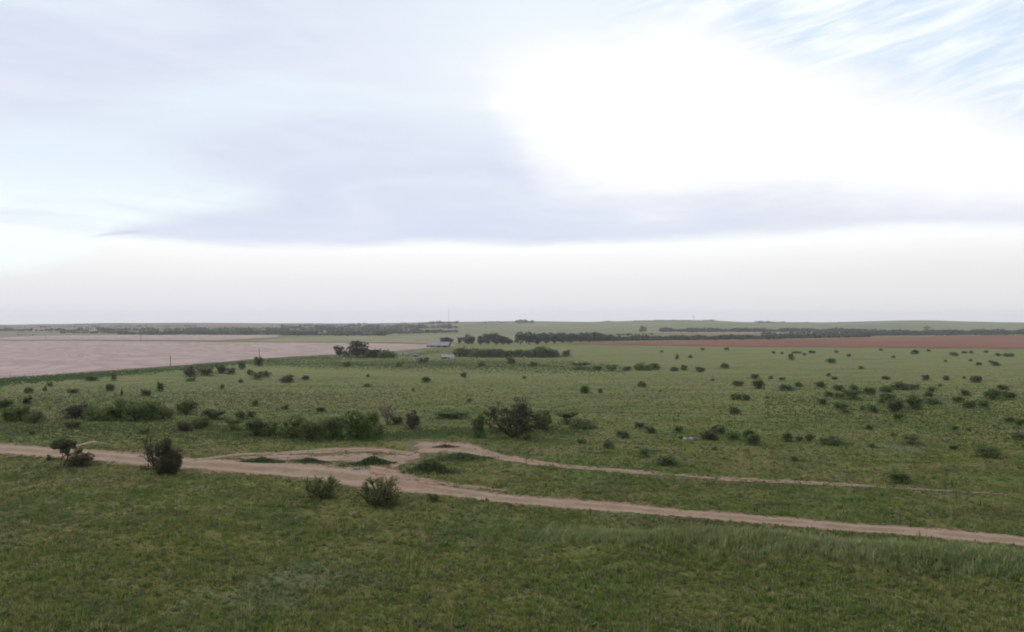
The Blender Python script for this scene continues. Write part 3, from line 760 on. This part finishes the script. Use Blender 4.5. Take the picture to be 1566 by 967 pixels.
mass('far_woods', [((-400,506),(135,506.5),1.5,4,1),((20,509),(90,510),.5,1.5,.3),((90,509.5),(330,511),1.5,4,.9),((150,506),(440,507),1.5,5,1),((180,511.5),(470,512),2,5,1.4),((250,508.5),(700,508.5),2,4,1.2),
                   ((430,512.5),(590,513),2,6,1.6),((560,512),(700,508),2,4,1.4),((430,503),(700,502),1.5,4,1.5),((430,499.5),(690,499),1,3,1.3),((290,503),(420,503),1,3,.8),((460,505.5),(640,505.5),2,4,1.5),((640,495.5),(700,495),1,4,1),((-60,501.5),(300,499.5),.5,2,.8),((-60,498.5),(200,496.5),.3,1.2,.7),((120,503.5),(430,503.5),.8,2.5,.9),((20,513),(60,512.5),.5,1.6,.5)],
     'far_wood', 'dark distant woodland in bands below the horizon, behind the pale field', 'woods', 1.0)
mass('far_woods', [((860,521.5),(1010,520),4,7,2.4),((1000,520),(1200,518),4,6.5,2.6),((1190,517.5),(1330,515),4,7,2.6),((1010,507.5),(1340,508),3,6,2.0),((1250,513.5),(2000,509),3,7,2.2),((1300,510.5),(2000,505.5),2.5,5.5,1.6),((1330,512),(2000,507),3,6,1.6),((980,507.5),(985,507.5),6,8,1),((1165,512),(1260,511),1.5,4,.8),((930,515),(1000,512),1,4,.5)],
     'far_wood', 'dark distant tree belt behind the red field', 'woods', 1.0)
mass('far_woods', [((735,494),(790,493.5),.8,2.5,.7),((790,494),(816,494),2,5,1.2),((918,493),(940,492.6),1,2.5,1),((970,491.5),(1095,491),.6,2,1),((1150,494),(1200,494),.8,3,1),((1215,494),(1235,494),.5,1.6,.7),((1410,504),(1420,504),2,6,.6),((100,497),(300,496),.3,1,.3),((520,496),(660,495.5),.6,2,.5)],
     'far_wood', 'little dark tree clumps dotted along the skyline', 'woods', 1.0)
# weeds: edge of the pale field, lush strip by the farm
def weeds(name, upper, lower, n, size, mat, label, nleaf=14, soft=False):
    r = np.random.default_rng(len(label)); up = np.array(upper, float); lo = np.array(lower, float)
    px = up[0, 0]+(up[-1, 0]-up[0, 0])*r.beta(1.7, 1.7, n) if soft else r.uniform(up[0, 0], up[-1, 0], n); u = np.interp(px, up[:, 0], up[:, 1]); l = np.interp(px, lo[:, 0], lo[:, 1])
    t = r.normal(.5, .26, n); keep = np.abs(t-.5) < .75; px, u, l, t = px[keep], u[keep], l[keep], t[keep]; n = len(px)
    x, y = project(px, l+(u-l)*t)
    S = size*r.uniform(.5, 1.5, n)*(0.6+.8*np.clip(np.sin(x*.11)*np.sin(y*.053)+.3, 0, 1))
    d = r.normal(size=(n, nleaf, 3)); d[:, :, 2] = np.abs(d[:, :, 2])*.6
    c = d*S[:, None, None]*.7+np.stack([x, y, h(x, y)], -1)[:, None]
    v, f = leaf_quads(c.reshape(-1, 3), size*.42, r)
    o = link(name, mesh_np(name, v, f), M[mat]); tag(o, label, 'weeds', kind='stuff'); return o
weeds('weed_strip', [(-700,624),(0,578),(130,570),(260,560.5),(400,548.5),(480,544.5),(640,537),(690,531)], [(-700,640),(0,590),(130,580),(260,569),(400,556),(480,552),(640,546),(690,540)], 13000, .45, 'lush', 'dark green weedy verge along the edge of the pale field')
weeds('weed_strip', [(380,552),(560,548),(700,547),(870,548),(960,560)], [(380,560),(560,564),(700,566),(870,571),(960,572)], 13000, .36, 'lush', 'lush dark green weeds in front of the farm', soft=True)
weeds('weed_strip', [(330,648),(420,660),(560,664),(700,655),(900,652)], [(330,672),(420,676),(560,676),(700,668),(900,668)], 2200, .20, 'weed', 'lush low weeds round the central thicket and big mesquite', 12)
weeds('weed_strip', [(-40,630),(60,640),(250,640),(400,650)], [(-40,668),(60,672),(250,674),(400,680)], 2200, .20, 'weed', 'lush low weeds in front of the left thickets', 12)

weeds('weed_strip', [(1170,588),(1300,584),(1640,590)], [(1170,640),(1300,650),(1640,690)], 2600, .30, 'dark', 'low dark weeds filling in between the bushes of the right belt', 9)
weeds('pasture_weeds', [(-60,590),(470,566),(900,545),(1640,536)], [(-60,640),(470,632),(900,628),(1640,640)], 15000, .26, 'olive', 'small weeds and dry clumps speckling the far pasture', 7)
# ------------------------------------------------------------------ farm
def gable(root, L, D, hw, rise, wall, roof, over=.5):
    """walls and gable roof, ridge along x, centred on the root"""
    w = MB()
    x, y = L/2, D/2
    v = [(-x,-y,0),(x,-y,0),(x,y,0),(-x,y,0),(-x,-y,hw),(x,-y,hw),(x,y,hw),(-x,y,hw),(-x,0,hw+rise),(x,0,hw+rise)]
    w.poly(v, [(0,1,5,4),(2,3,7,6),(1,2,6,9,5),(3,0,4,8,7)])
    w.build('wall', wall, root)
    r = MB(); xo = x+over; yo = y+over; zl = hw-over*rise/y; t = .12
    for sgn in (-1, 1):
        vv = [(-xo,sgn*yo,zl+.02),(xo,sgn*yo,zl+.02),(xo,0,hw+rise+.02),(-xo,0,hw+rise+.02)]
        vv += [(a, b, c+t) for a, b, c in vv]
        r.poly(vv, [(0,1,2,3),(4,7,6,5),(0,4,5,1),(1,5,6,2),(2,6,7,3),(3,7,4,0)])
    return r.build('roof', roof, root)
def place(px, row, sink=0): 
    x, y = at(px, row); return x, y, float(h(x, y))-sink, y/F
x, y, z, s = place(670, 531.5)
shed = empty('shed', (x, y+8, z), math.radians(-7))
gable(shed, 34*s, 17*s, 3.1*s, 5.2*s, M['wall_dark'], M['roof_grey'])
for k in (-.28, .05, .34):
    d = MB().box((k*34*s, -8.5*s-.08, 1.3*s), (4.0*s, .16, 2.6*s)); d.build('door', M['glass'], shed)
tag(shed, 'long low shed with grey metal roof at end of pale field', 'shed')
x, y, z, s = place(683, 549.2)
house = empty('house', (x, y+6, z), math.radians(14))
rf = gable(house, 18*s, 13*s, 3.0*s, 3.4*s, M['brick'], M['roof_pale'])
MB().box((3*s, 0, 6.9*s), (1.2*s, 1.2*s, 2.0*s)).build('chimney', M['brick'], rf)
pw = MB().box((5.6*s, -8.3*s, 1.3*s), (7*s, 3.6*s, 2.6*s)).build('porch', M['white'], house)
MB().poly([(1.7*s,-10.4*s,2.62*s),(9.5*s,-10.4*s,2.62*s),(9.5*s,-6.65*s,3.1*s),(1.7*s,-6.65*s,3.1*s),(1.7*s,-10.4*s,2.8*s),(9.5*s,-10.4*s,2.8*s),(9.5*s,-6.65*s,3.3*s),(1.7*s,-6.65*s,3.3*s)],
          [(0,1,2,3),(4,7,6,5),(0,4,5,1),(1,5,6,2),(2,6,7,3),(3,7,4,0)]).build('porch_roof', M['roof_pale'], pw)
for k in (-7, -3.5):
    f = MB().box((k*s, -6.5*s-.04, 1.9*s), (1.5*s, .08, 1.5*s)).build('window', M['white'], house)
    MB().box((k*s, -6.5*s-.10, 1.9*s), (1.2*s, .06, 1.2*s)).build('pane', M['glass'], f)
MB().box((-.8*s, -6.5*s-.05, 1.25*s), (1.3*s, .1, 2.5*s)).build('door', M['white'], house)
tag(house, 'small farmhouse with pale metal roof, dull red wall and white porch', 'house')
x, y, z, s = place(640, 551)
tr = empty('trailer', (x, y+2, z), math.radians(-4))
MB().box((0, 0, 2.4*s), (19*s, 4.2*s, 3.4*s)).build('body', M['white'], tr)
MB().box((0, 0, 4.2*s), (19.4*s, 4.5*s, .25*s)).build('roof', M['roof_pale'], tr)
for k in (-5.5, 1, 6): MB().box((k*s, -2.1*s-.04, 2.7*s), (1.8*s, .08, .9*s)).build('window', M['glass'], tr)
for k in (-3, 3):
    for sy in (-1, 1): MB().tube([(k*s, sy*1.9*s-.1, .55), (k*s, sy*1.9*s+.1, .55)], [.5, .5], 14).build('wheel', M['rubber'], tr)
tag(tr, 'long white trailer standing in lush weeds left of the farmhouse', 'trailer')
x, y, z, s = place(634.5, 546)
sh = empty('shed', (x, y+3, z), math.radians(5)); gable(sh, 9*s, 6*s, 2.6*s, 1.4*s, M['blue_shed'], M['blue_shed'], .2)
MB().box((0, -3*s-.05, 1.1*s), (2*s, .1, 2.2*s)).build('door', M['glass'], sh)
tag(sh, 'small dark blue grey shed just behind the white trailer', 'shed')
def van(px, row, ln, rz, label):
    x, y, z, s = place(px, row)
    o = empty('parked_van', (x, y+1.5, z), rz)
    prof = [(-.5,.16),(.5,.16),(.5,.46),(.40,.52),(.28,.92),(.22,.98),(-.46,1.0),(-.5,.94)]
    H, Wd = 2.3, 1.95
    v = [(a*ln, -Wd/2, b*H) for a, b in prof]+[(a*ln, Wd/2, b*H) for a, b in prof]; n = len(prof)
    MB().poly(v, [tuple(range(n)), tuple(range(2*n-1, n-1, -1))]+[(i, i+n, (i+1) % n+n, (i+1) % n) for i in range(n)]).build('body', M['white'], o)
    for sy in (-1, 1):
        MB().box((.17*ln, sy*(Wd/2+.01), .72*H), (.13*ln, .03, .3*H)).build('side_window', M['glass'], o)
        for kx in (-.3, .3):
            MB().tube([(kx*ln, sy*(Wd/2-.12), .36), (kx*ln, sy*(Wd/2+.05), .36)], [.37, .37], 16).build('wheel', M['rubber'], o)
    ws = MB(); a, b2 = (.395*ln+.02, .545*H), (.29*ln+.02, .89*H)
    ws.poly([(a[0],-.8,a[1]),(a[0],.8,a[1]),(b2[0],.75,b2[1]),(b2[0],-.75,b2[1])], [(0,1,2,3)]).build('windscreen', M['glass'], o)
    tag(o, label, 'van', 'white vehicles in the farm weeds')
van(609, 544, 6.0, 2.9, 'white vehicle in the weeds, further left of the two')
van(623, 543.4, 5.0, .3, 'white vehicle in the weeds, nearer the small blue grey shed')

# ------------------------------------------------------------------ poles and masts
def pole(px, row, hpx, label):
    x, y, z, s = place(px, row); H = hpx*s
    o = empty('utility_pole', (x, y, z), math.radians(68))
    MB().tube([(0, 0, -.5), (0, 0, H*.5), (0, 0, H)], [.24, .21, .17], 10).build('post', M['pole'], o)
    c = MB().box((0, .2, H-.5), (1.5, .12, .14)).build('crossarm', M['pole'], o)
    for k in (-.6, 0, .6): MB().tube([(k, .2, H-.42), (k, .2, H-.2)], [.05, .06], 8).build('insulator', M['steel'], c)
    tag(o, label, 'utility pole', 'utility poles by the pale field')
pole(260.5, 562, 17.5, 'tall dark utility pole at near edge of the pale field')
pole(396.5, 552, 19, 'utility pole rising behind the round blackish bush')
pole(70.5, 521, 9, 'faint far utility pole in the pale field, leftmost of the four')
pole(215.5, 521.5, 9, 'faint far utility pole in the pale field, between two others')
def mast(px, row, hpx, w, label):
    x, y, z, s = place(px, row); H = hpx*s
    o = empty('radio_mast', (x, y, z), 0)
    b = MB(); L = [(w*math.cos(a), w*math.sin(a)) for a in (0.3, 2.4, 4.5)]
    for a, c in L: b.tube([(a, c, -1), (a, c, H)], [.24, .18], 5)
    n = int(H/4)
    for i in range(n):
        for k in range(3):
            p, q = L[k], L[(k+1) % 3]; b.tube([(*p, H*i/n), (*q, H*(i+1)/n)], [.07, .07], 4)
    b.build('lattice_tower', M['mast_steel'], o)
    for k, (a, c) in enumerate(L):
        MB().tube([(a, c, H*.8), (a*38, c*38, -1)], [.03, .03], 4).build('guy_wire', M['steel'], o)
    MB().tube([(0, 0, H-.2), (0, 0, H+5)], [.08, .04], 6).build('antenna', M['steel'], o)
    tag(o, label, 'mast', 'thin masts on the skyline')
mast(686.5, 494.5, 22, .55, 'taller thin mast on the skyline above the long grey shed')
mast(1061, 491.2, 11, .55, 'shorter thin mast on the skyline of the low green hill')

# ------------------------------------------------------------------ fire ring and rubble
def rock(r, sx, sy, sz):
    me = bpy.data.meshes.new('rock'); import bmesh
    bm = bmesh.new(); bmesh.ops.create_icosphere(bm, subdivisions=2, radius=1)
    for v in bm.verts:
        k = 1+r.uniform(-.16, .16); v.co = (v.co.x*sx*k, v.co.y*sy*k, v.co.z*sz*k)
    bm.to_mesh(me); bm.free(); return me
r = np.random.default_rng(3)
x, y, z, s = place(545, 720)
fr = empty('fire_ring', (x, y+.4, float(h(x, y+.4))+.035))
c = MB(); k = 18
c.poly([(0, 0, .05)]+[(.42*math.cos(6.2832*i/k), .42*math.sin(6.2832*i/k), .015) for i in range(k)], [(0, 1+i, 1+(i+1) % k) for i in range(k)]).build('ash_bed', M['ash'], fr, True)
for i in range(11):
    a = 6.2832*i/11+r.uniform(-.15, .15); q = r.uniform(.48, .58)
    st = link('stone', rock(r, r.uniform(.07, .12), r.uniform(.06, .10), r.uniform(.05, .08)), M['stone'], fr); st.location = (q*math.cos(a), q*math.sin(a), .03)
tag(fr, 'small ring of pale stones round dark ash on the bare dirt', 'fire ring')
x, y, z, s = place(1059, 674)
rb = empty('rubble_heap', (x, y+.5, float(h(x, y+.5))), .1)
for (px_, sx, sy, sz, mt) in [(-10, 2.8, 2.2, 2.2, 'pale_chunk'), (0, 3.2, 2.5, 2.6, 'pale_chunk'), (3.2, 2.0, 2.0, 1.6, 'pale_chunk'), (-4.5, 2.6, 2.4, 2.0, 'slate'), (6, 4.2, 2.5, 2.9, 'slate'), (11, 2.4, 2.0, 1.7, 'slate')]:
    st = link('chunk', rock(r, sx*s, sy*s, sz*s), M[mt], rb); st.location = (px_*s, r.uniform(-.1, .25), sz*s*.5)
tag(rb, 'low heap of pale and slate grey rubble in the grass', 'rubble heap')

# ------------------------------------------------------------------ grass
def tuft(name, seed, n, hgt, spread, width, lean, mat, seedhead=0):
    r = np.random.default_rng(seed); V = []; T = []; Q = []; k = 0
    for i in range(n):
        a = r.uniform(0, 6.28); q = spread*math.sqrt(r.uniform()); b = np.array([q*math.cos(a), q*math.sin(a), -.02])
        hh = hgt*r.uniform(.55, 1.2); da = r.uniform(0, 6.28); l = lean*hh*r.uniform(.2, 1.2); d = np.array([math.cos(da), math.sin(da), 0])
        sd = np.array([-d[1], d[0], 0])*width*r.uniform(.6, 1.3)
        sd = sd*math.cos(.6)+d*width*.4*r.uniform(-1, 1)
        m = b+d*l*.35+np.array([0, 0, hh*.6]); t = b+d*l+np.array([0, 0, hh])
        V += [b-sd, b+sd, m-sd*.75, m+sd*.75, t]; Q.append((k, k+1, k+3, k+2)); T.append((k+2, k+3, k+4)); k += 5
    me = mesh_np(name, np.array(V), [np.array(Q), np.array(T)]); me.materials.append(mat)
    return bpy.data.objects.new(name, me)
def scatter(name, protos, pos, rot, scl, label):
    col = bpy.data.collections.new(name+'_kinds')
    for o in protos: col.objects.link(o)
    me = bpy.data.meshes.new(name); me.vertices.add(len(pos)); me.vertices.foreach_set('co', pos.astype(np.float32).ravel())
    for nm, tp, val, fld in (('rot', 'FLOAT_VECTOR', rot, 'vector'), ('scl', 'FLOAT_VECTOR', scl, 'vector')):
        a = me.attributes.new(nm, tp, 'POINT'); a.data.foreach_set(fld, val.astype(np.float32).ravel())
    o = link(name, me)
    ng = bpy.data.node_groups.new(name, 'GeometryNodeTree')
    ng.interface.new_socket('Geometry', in_out='INPUT', socket_type='NodeSocketGeometry'); ng.interface.new_socket('Geometry', in_out='OUTPUT', socket_type='NodeSocketGeometry')
    N = ng.nodes; gi = N.new('NodeGroupInput'); go = N.new('NodeGroupOutput'); ci = N.new('GeometryNodeCollectionInfo'); ip = N.new('GeometryNodeInstanceOnPoints')
    ci.inputs['Collection'].default_value = col; ci.inputs['Separate Children'].default_value = True; ci.inputs['Reset Children'].default_value = True
    ar = N.new('GeometryNodeInputNamedAttribute'); ar.data_type = 'FLOAT_VECTOR'; ar.inputs['Name'].default_value = 'rot'
    as_ = N.new('GeometryNodeInputNamedAttribute'); as_.data_type = 'FLOAT_VECTOR'; as_.inputs['Name'].default_value = 'scl'
    er = N.new('FunctionNodeEulerToRotation')
    ng.links.new(gi.outputs[0], ip.inputs['Points']); ng.links.new(ci.outputs[0], ip.inputs['Instance']); ip.inputs['Pick Instance'].default_value = True
    ng.links.new(ar.outputs['Attribute'], er.inputs[0]); ng.links.new(er.outputs[0], ip.inputs['Rotation']); ng.links.new(as_.outputs['Attribute'], ip.inputs['Scale'])
    ng.links.new(ip.outputs[0], go.inputs[0])
    md = o.modifiers.new('tufts', 'NODES'); md.node_group = ng
    tag(o, label, 'grass', kind='stuff'); return o
def on_dirt(x, y):
    px, row = to_px(x, y, h(x, y)); m = np.zeros(len(x), bool)
    for spx, u, l, fade in STRIPS:
        uu = np.interp(px, spx, u, left=1e9, right=1e9); ll = np.interp(px, spx, l, left=-1e9, right=-1e9)
        mar = (ll-uu)*.14
        fd = 0 if fade is None else np.interp(px, [q[0] for q in fade], [q[1] for q in fade])
        m |= (row > uu+mar) & (row < ll-mar) & (rng.uniform(0, 1, len(x)) > fd*.9)
    return m
protos = [tuft('tuft_short', 1, 18, .085, .10, .011, .42, M['grass']), tuft('tuft_mid', 2, 18, .12, .09, .010, .38, M['grass']), tuft('tuft_wide', 3, 20, .07, .14, .013, .6, M['grass']),
          tuft('tuft_fine', 4, 16, .155, .08, .009, .32, M['grass']), tuft('tuft_leafy', 5, 18, .07, .11, .018, .7, M['grass']),
          tuft('tuft_forb', 6, 16, .11, .10, .020, .9, M['forb']), tuft('tuft_dead', 7, 14, .10, .10, .011, .8, M['dead_grass'])]
def wedge(n, y0, y1, power):
    u = rng.uniform(0, 1, n); k = 2-power
    y = (y0**k+u*(y1**k-y0**k))**(1/k) if abs(k) > 1e-6 else y0*(y1/y0)**u
    x = rng.uniform(-1, 1, n)*(y*.90+9)
    return x, y
n = 550000
x, y = wedge(n, 17, 430, 2.35)
keep = ~on_dirt(x, y)
px_, row_ = to_px(x, y, h(x, y))
keep &= ~((px_ < 720) & (row_ < np.interp(px_, [-700,0,130,260,400,470,560,640,720], [624,582,572,563,551,546,542,536,530])))
patch = waves(x, y, 7, 24)*.5+waves(x, y, 2.6, 28)*.5
keep &= rng.uniform(-1.25, .35, n) < patch
keep &= rng.uniform(0, 1, n) > np.clip((np.hypot(x, y)-110)/260, 0, 1)
x, y, patch = x[keep], y[keep], patch[keep]
sc = rng.lognormal(0, .36, len(x))*(1+.35*np.clip(patch, -.6, .8))
pos = np.stack([x, y, h(x, y)], -1)
rot = np.stack([rng.normal(0, .12, len(x)), rng.normal(0, .12, len(x)), rng.uniform(0, 6.28, len(x))], -1)
scatter('grass', protos, pos, rot, np.stack([sc, sc, sc*rng.uniform(.8, 1.25, len(x))], -1), 'patchy green prairie grass covering the slope and the pasture')
# taller greyish grass on the bank
(ax0, ay0), (bx0, by0) = CREST
n = 7500; t = rng.beta(1.6, 1.0, n)*1.3-.08; d = rng.normal(0, .8, n)
L = math.hypot(bx0-ax0, by0-ay0); ux, uy = (bx0-ax0)/L, (by0-ay0)/L
x = ax0+ux*L*t-uy*d; y = ay0+uy*L*t+ux*d; k = ~on_dirt(x, y); x, y = x[k], y[k]
sc = rng.lognormal(0, .3, len(x))
scatter('tall_grass', [tuft('tuft_tall', 11, 18, .32, .14, .009, .5, M['sage']), tuft('tuft_plume', 12, 14, .26, .16, .012, .6, M['sage'])], np.stack([x, y, h(x, y)], -1),
        np.stack([rng.normal(0, .1, len(x)), rng.normal(0, .1, len(x)), rng.uniform(0, 6.28, len(x))], -1), np.stack([sc, sc, sc], -1), 'taller grey green grass along the top of the bank')

# ------------------------------------------------------------------ haze
HB = MB().box((0, 2950, -20), (18100, 11950, 196))
hm, nt, out = new_mat('pale_air'); 
pv = nt.nodes.new('ShaderNodeVolumePrincipled'); pv.inputs['Color'].default_value = (.90, .92, .97, 1); pv.inputs['Density'].default_value = 7.0e-5; pv.inputs['Anisotropy'].default_value = .1
nt.links.new(pv.outputs[0], out.inputs['Volume'])
hz = HB.build('haze', hm); tag(hz, 'thin pale haze over the far country', 'haze', kind='stuff')

# ------------------------------------------------------------------ sun and sky
SUN_AZ, SUN_EL = -58.0, 38.0
sd = Vector((math.sin(math.radians(SUN_AZ))*math.cos(math.radians(SUN_EL)), math.cos(math.radians(SUN_AZ))*math.cos(math.radians(SUN_EL)), math.sin(math.radians(SUN_EL))))
sl = bpy.data.lights.new('sun', 'SUN'); sl.energy = 1.5; sl.angle = math.radians(14); sl.color = (1, .95, .88)
so = bpy.data.objects.new('sun', sl); COL.objects.link(so); so.rotation_euler = sd.to_track_quat('Z', 'Y').to_euler(); so.location = (0, 0, 200)

W = bpy.data.worlds.new('World'); SC.world = W; W.use_nodes = True
nt = W.node_tree; nt.nodes.clear()
out = nt.nodes.new('ShaderNodeOutputWorld'); bg = nt.nodes.new('ShaderNodeBackground'); bg.inputs['Strength'].default_value = .1
nt.links.new(bg.outputs[0], out.inputs[0])
sky = nt.nodes.new('ShaderNodeTexSky'); sky.sky_type = 'NISHITA'; sky.sun_disc = False
sky.sun_elevation = math.radians(SUN_EL); sky.sun_rotation = math.radians(SUN_AZ); sky.air_density = 1.0; sky.dust_density = 2.0
tc = nt.nodes.new('ShaderNodeTexCoord'); D = X(nt, tc.outputs['Generated'])
dx, dy, dz = separate(nt, D)
DEG = 57.29578
az = dx._m('ARCTAN2', dy)*DEG
el = dz.mx(-.99).mn(.99)._m('ARCSINE')*DEG
def AZ(px): return math.degrees(math.atan((px-CX)/F))
def EL(px, row): return math.degrees(math.atan((R0-row)/math.hypot(F, px-CX)))
def edge(points):
    """elevation of a cloud edge as a function of bearing"""
    n = nt.nodes.new('ShaderNodeFloatCurve'); c = n.mapping.curves[0]
    pts = [((AZ(p)+45)/90, (EL(p, r)+10)/50) for p, r in points]
    c.points[0].location = (0, pts[0][1]); c.points[1].location = (1, pts[-1][1])
    for q in pts: c.points.new(*q)
    for q in c.points: q.handle_type = 'AUTO_CLAMPED'
    n.mapping.use_clip = False; n.mapping.update()
    v = ((az+45.0)/90.0).mx(0.0).mn(1.0); nt.links.new(v.s, n.inputs['Value'])
    return X(nt, n.outputs[0])*50.0-10.0
wv = combine(nt, az*.055, el*.16, 0.0)
wob = (noise(nt, wv, 1.0, 5, .55)-.5)
wob2 = (noise(nt, combine(nt, az*.11, el*.5, 4.0), 1.0, 5, .6)-.5)
elw = el+wob*5.0+wob2*2.4
els = el+wob*1.1+wob2*1.1
K = 10.0
def C(r, g, b, k=1.0): return (r*K*k, g*K*k, b*K*k)
# clear sky low down, whitening upwards
ramp = nt.nodes.new('ShaderNodeValToRGB'); e_ = ramp.color_ramp.elements
v = (el/12.0).mx(0.0).mn(1.0); nt.links.new(v.s, ramp.inputs[0])
stops = [(0, (.80, .81, .86)), (.09, (.83, .825, .855)), (.22, (.875, .865, .885)), (.36, (.965, .96, .965)), (.46, (1.03, 1.04, 1.04)), (.72, (.93, 1.02, 1.04)), (1, (.86, .95, 1.0))]
e_[0].position = 0; e_[0].color = (*stops[0][1], 1); e_[1].position = 1; e_[1].color = (*stops[-1][1], 1)
for p, c in stops[1:-1]: q = e_.new(p); q.color = (*c, 1)
g_ = nt.nodes.new('ShaderNodeVectorMath'); g_.operation = 'SCALE'; nt.links.new(ramp.outputs[0], g_.inputs[0]); g_.inputs['Scale'].default_value = K
low = X(nt, g_.outputs[0])
low = lerpc(nt, az.step(0, 35)*(1.0-el.step(3.0, 7.5))*.28, low, C(.80, .775, .74))
# lavender deck
band = noise(nt, combine(nt, az*.055+el*.05, el*.24, 2.2), 1.0, 5, .56, .8)-.5
tone = (wob*1.3+band*2.2+.42).mx(0.0).mn(1.0)
deck = lerpc(nt, tone, C(.69, .755, .905), C(.81, .845, .95))
deck = lerpc(nt, (noise(nt, combine(nt, az*.03, el*.16, 7.2), 1.0, 3, .5, .5)-.5).step(-.02, .2)*.6, deck, C(.80, .93, 1.0))
deck = lerpc(nt, az.step(-24, 2)*el.step(9, 19)*.8, deck, C(.87, .94, 1.0))
deck = lerpc(nt, az.step(4, 30)*(1.0-el.step(8, 11))*.55, deck, C(.86, .86, .93))
bottom = edge([(-300,330),(0,352),(120,366),(220,372),(330,378),(420,379),(600,379),(780,380),(900,377),(1050,369),(1200,361),(1350,354),(1500,354),(1566,357),(2000,360)])
deckm = (els+band*1.6).step(bottom-.3, bottom+.8)
gtop = edge([(-300,180),(0,196),(120,208),(250,226),(340,262),(430,300),(470,318),(560,330)])
gbot = edge([(-300,430),(0,420),(120,396),(190,352),(260,340),(340,330),(430,324),(470,320),(560,330)])
gap = (gtop-els-band*2.5).step(-1.2, 1.4)*(els-gbot).step(-.5, 1.1)*(1.0-(az+wob2*14.0).step(AZ(260), AZ(520)))
gap = gap*(.9+band*2.6).mx(0.0).mn(1.0)
deckm = deckm*(1.0-gap)
gapcol = lerpc(nt, (els-edge([(0,300),(1566,300)])).step(-2.5, 3.5), C(.97, 1.06, 1.05), C(.80, .90, 1.0))
low = lerpc(nt, gap, low, gapcol)
col = lerpc(nt, deckm, low, deck)
# bright sunlit cloud
btop = edge([(620,140),(700,128),(780,92),(880,66),(1000,56),(1150,66),(1230,92),(1330,112),(1450,128),(1566,165),(2000,170)])
bbot = edge([(620,150),(700,150),(780,215),(830,262),(900,290),(960,303),(1100,305),(1300,308),(1450,306),(1566,312),(2000,320)])
azw = az+wob*18.0+wob2*12.0+band*14.0
white = (btop-elw+band*3.0-(az.step(AZ(1150), AZ(1500))*1.2)).step(-2.2, 3.0)*(elw-bbot+band*3.0).step(-1.8, 3.2)*azw.step(AZ(650), AZ(930))
halo = (btop-elw).step(-5, 1.5)*(elw-bbot).step(-2.5, 2.0)*az.step(AZ(520), AZ(860))
col = lerpc(nt, halo*.55, col, C(1.0, 1.02, 1.05))
# open blue with streaks of ice cloud at upper right, from the Nishita sky
al = az*.98+el*.19; ac = el*.98-az*.19
st = noise(nt, combine(nt, al*.075, ac*.46, 1.7), 1.0, 6, .58, 1.6)
st2 = noise(nt, combine(nt, al*.16, ac*.9, 8.7), 1.0, 4, .5, .5)
skyc = X(nt, sky.outputs[0])
blue = lerpc(nt, .90, skyc, C(.75, .88, 1.04))
ci = (st*.75+st2*.30-.06).step(.36, .66)
blue = lerpc(nt, ci*.9, blue, C(1.04, 1.08, 1.08))
bm_ = (elw-btop).step(-2.2, 1.4)*az.step(AZ(820), AZ(1230))
col = lerpc(nt, bm_*.95, col, blue)
col = lerpc(nt, white, col, lerpc(nt, (wob*.9+band*.5).step(-.05, .3)*.7, C(1.10, 1.09, 1.08), C(.93, .945, .985)))
# unseen glow added round the veiled sun and overhead to brighten the land
cs = dx*sd[0]+dy*sd[1]+dz*sd[2]
col = lerpc(nt, cs.step(.915, 1.0), col, C(2.9, 2.8, 2.6))
col = lerpc(nt, el.step(26, 50)*.8, col, lerpc(nt, cs.step(.75, 1.0), C(1.05, 1.07, 1.13), C(2.9, 2.8, 2.6)))
# dark sliver of cloud, far left
sl_ = edge([(0,366),(130,363),(170,358),(215,354.5),(300,352)])
sm_ = (1.0-((el-sl_)._m('ABSOLUTE')).step(.03, .16))*az.step(AZ(125), AZ(165))*(1.0-az.step(AZ(205), AZ(225)))
col = lerpc(nt, sm_*.5, col, C(.62, .70, .82))
nt.links.new(col.s, bg.inputs['Color'])
W.cycles.sampling_method = 'MANUAL'; W.cycles.sample_map_resolution = 512

# ------------------------------------------------------------------ camera and render
cam = bpy.data.cameras.new('camera'); cam.sensor_width = 36; cam.lens = 36*F/1566; cam.clip_start = .1; cam.clip_end = 30000
cam.shift_y = (R0-483.5)/1566
co = bpy.data.objects.new('camera', cam); COL.objects.link(co); co.location = (0, 0, CAMZ); co.rotation_euler = (math.radians(90), 0, 0)
SC.camera = co
SC.render.engine = 'CYCLES'
SC.cycles.use_denoising = True; SC.cycles.filter_width = 1.9
SC.cycles.max_bounces = 6; SC.cycles.diffuse_bounces = 3; SC.cycles.transparent_max_bounces = 12; SC.cycles.volume_bounces = 0
SC.view_settings.view_transform = 'Standard'; SC.view_settings.look = 'None'; SC.view_settings.exposure = 0; SC.view_settings.gamma = 1; SC.view_settings.use_curve_mapping = False
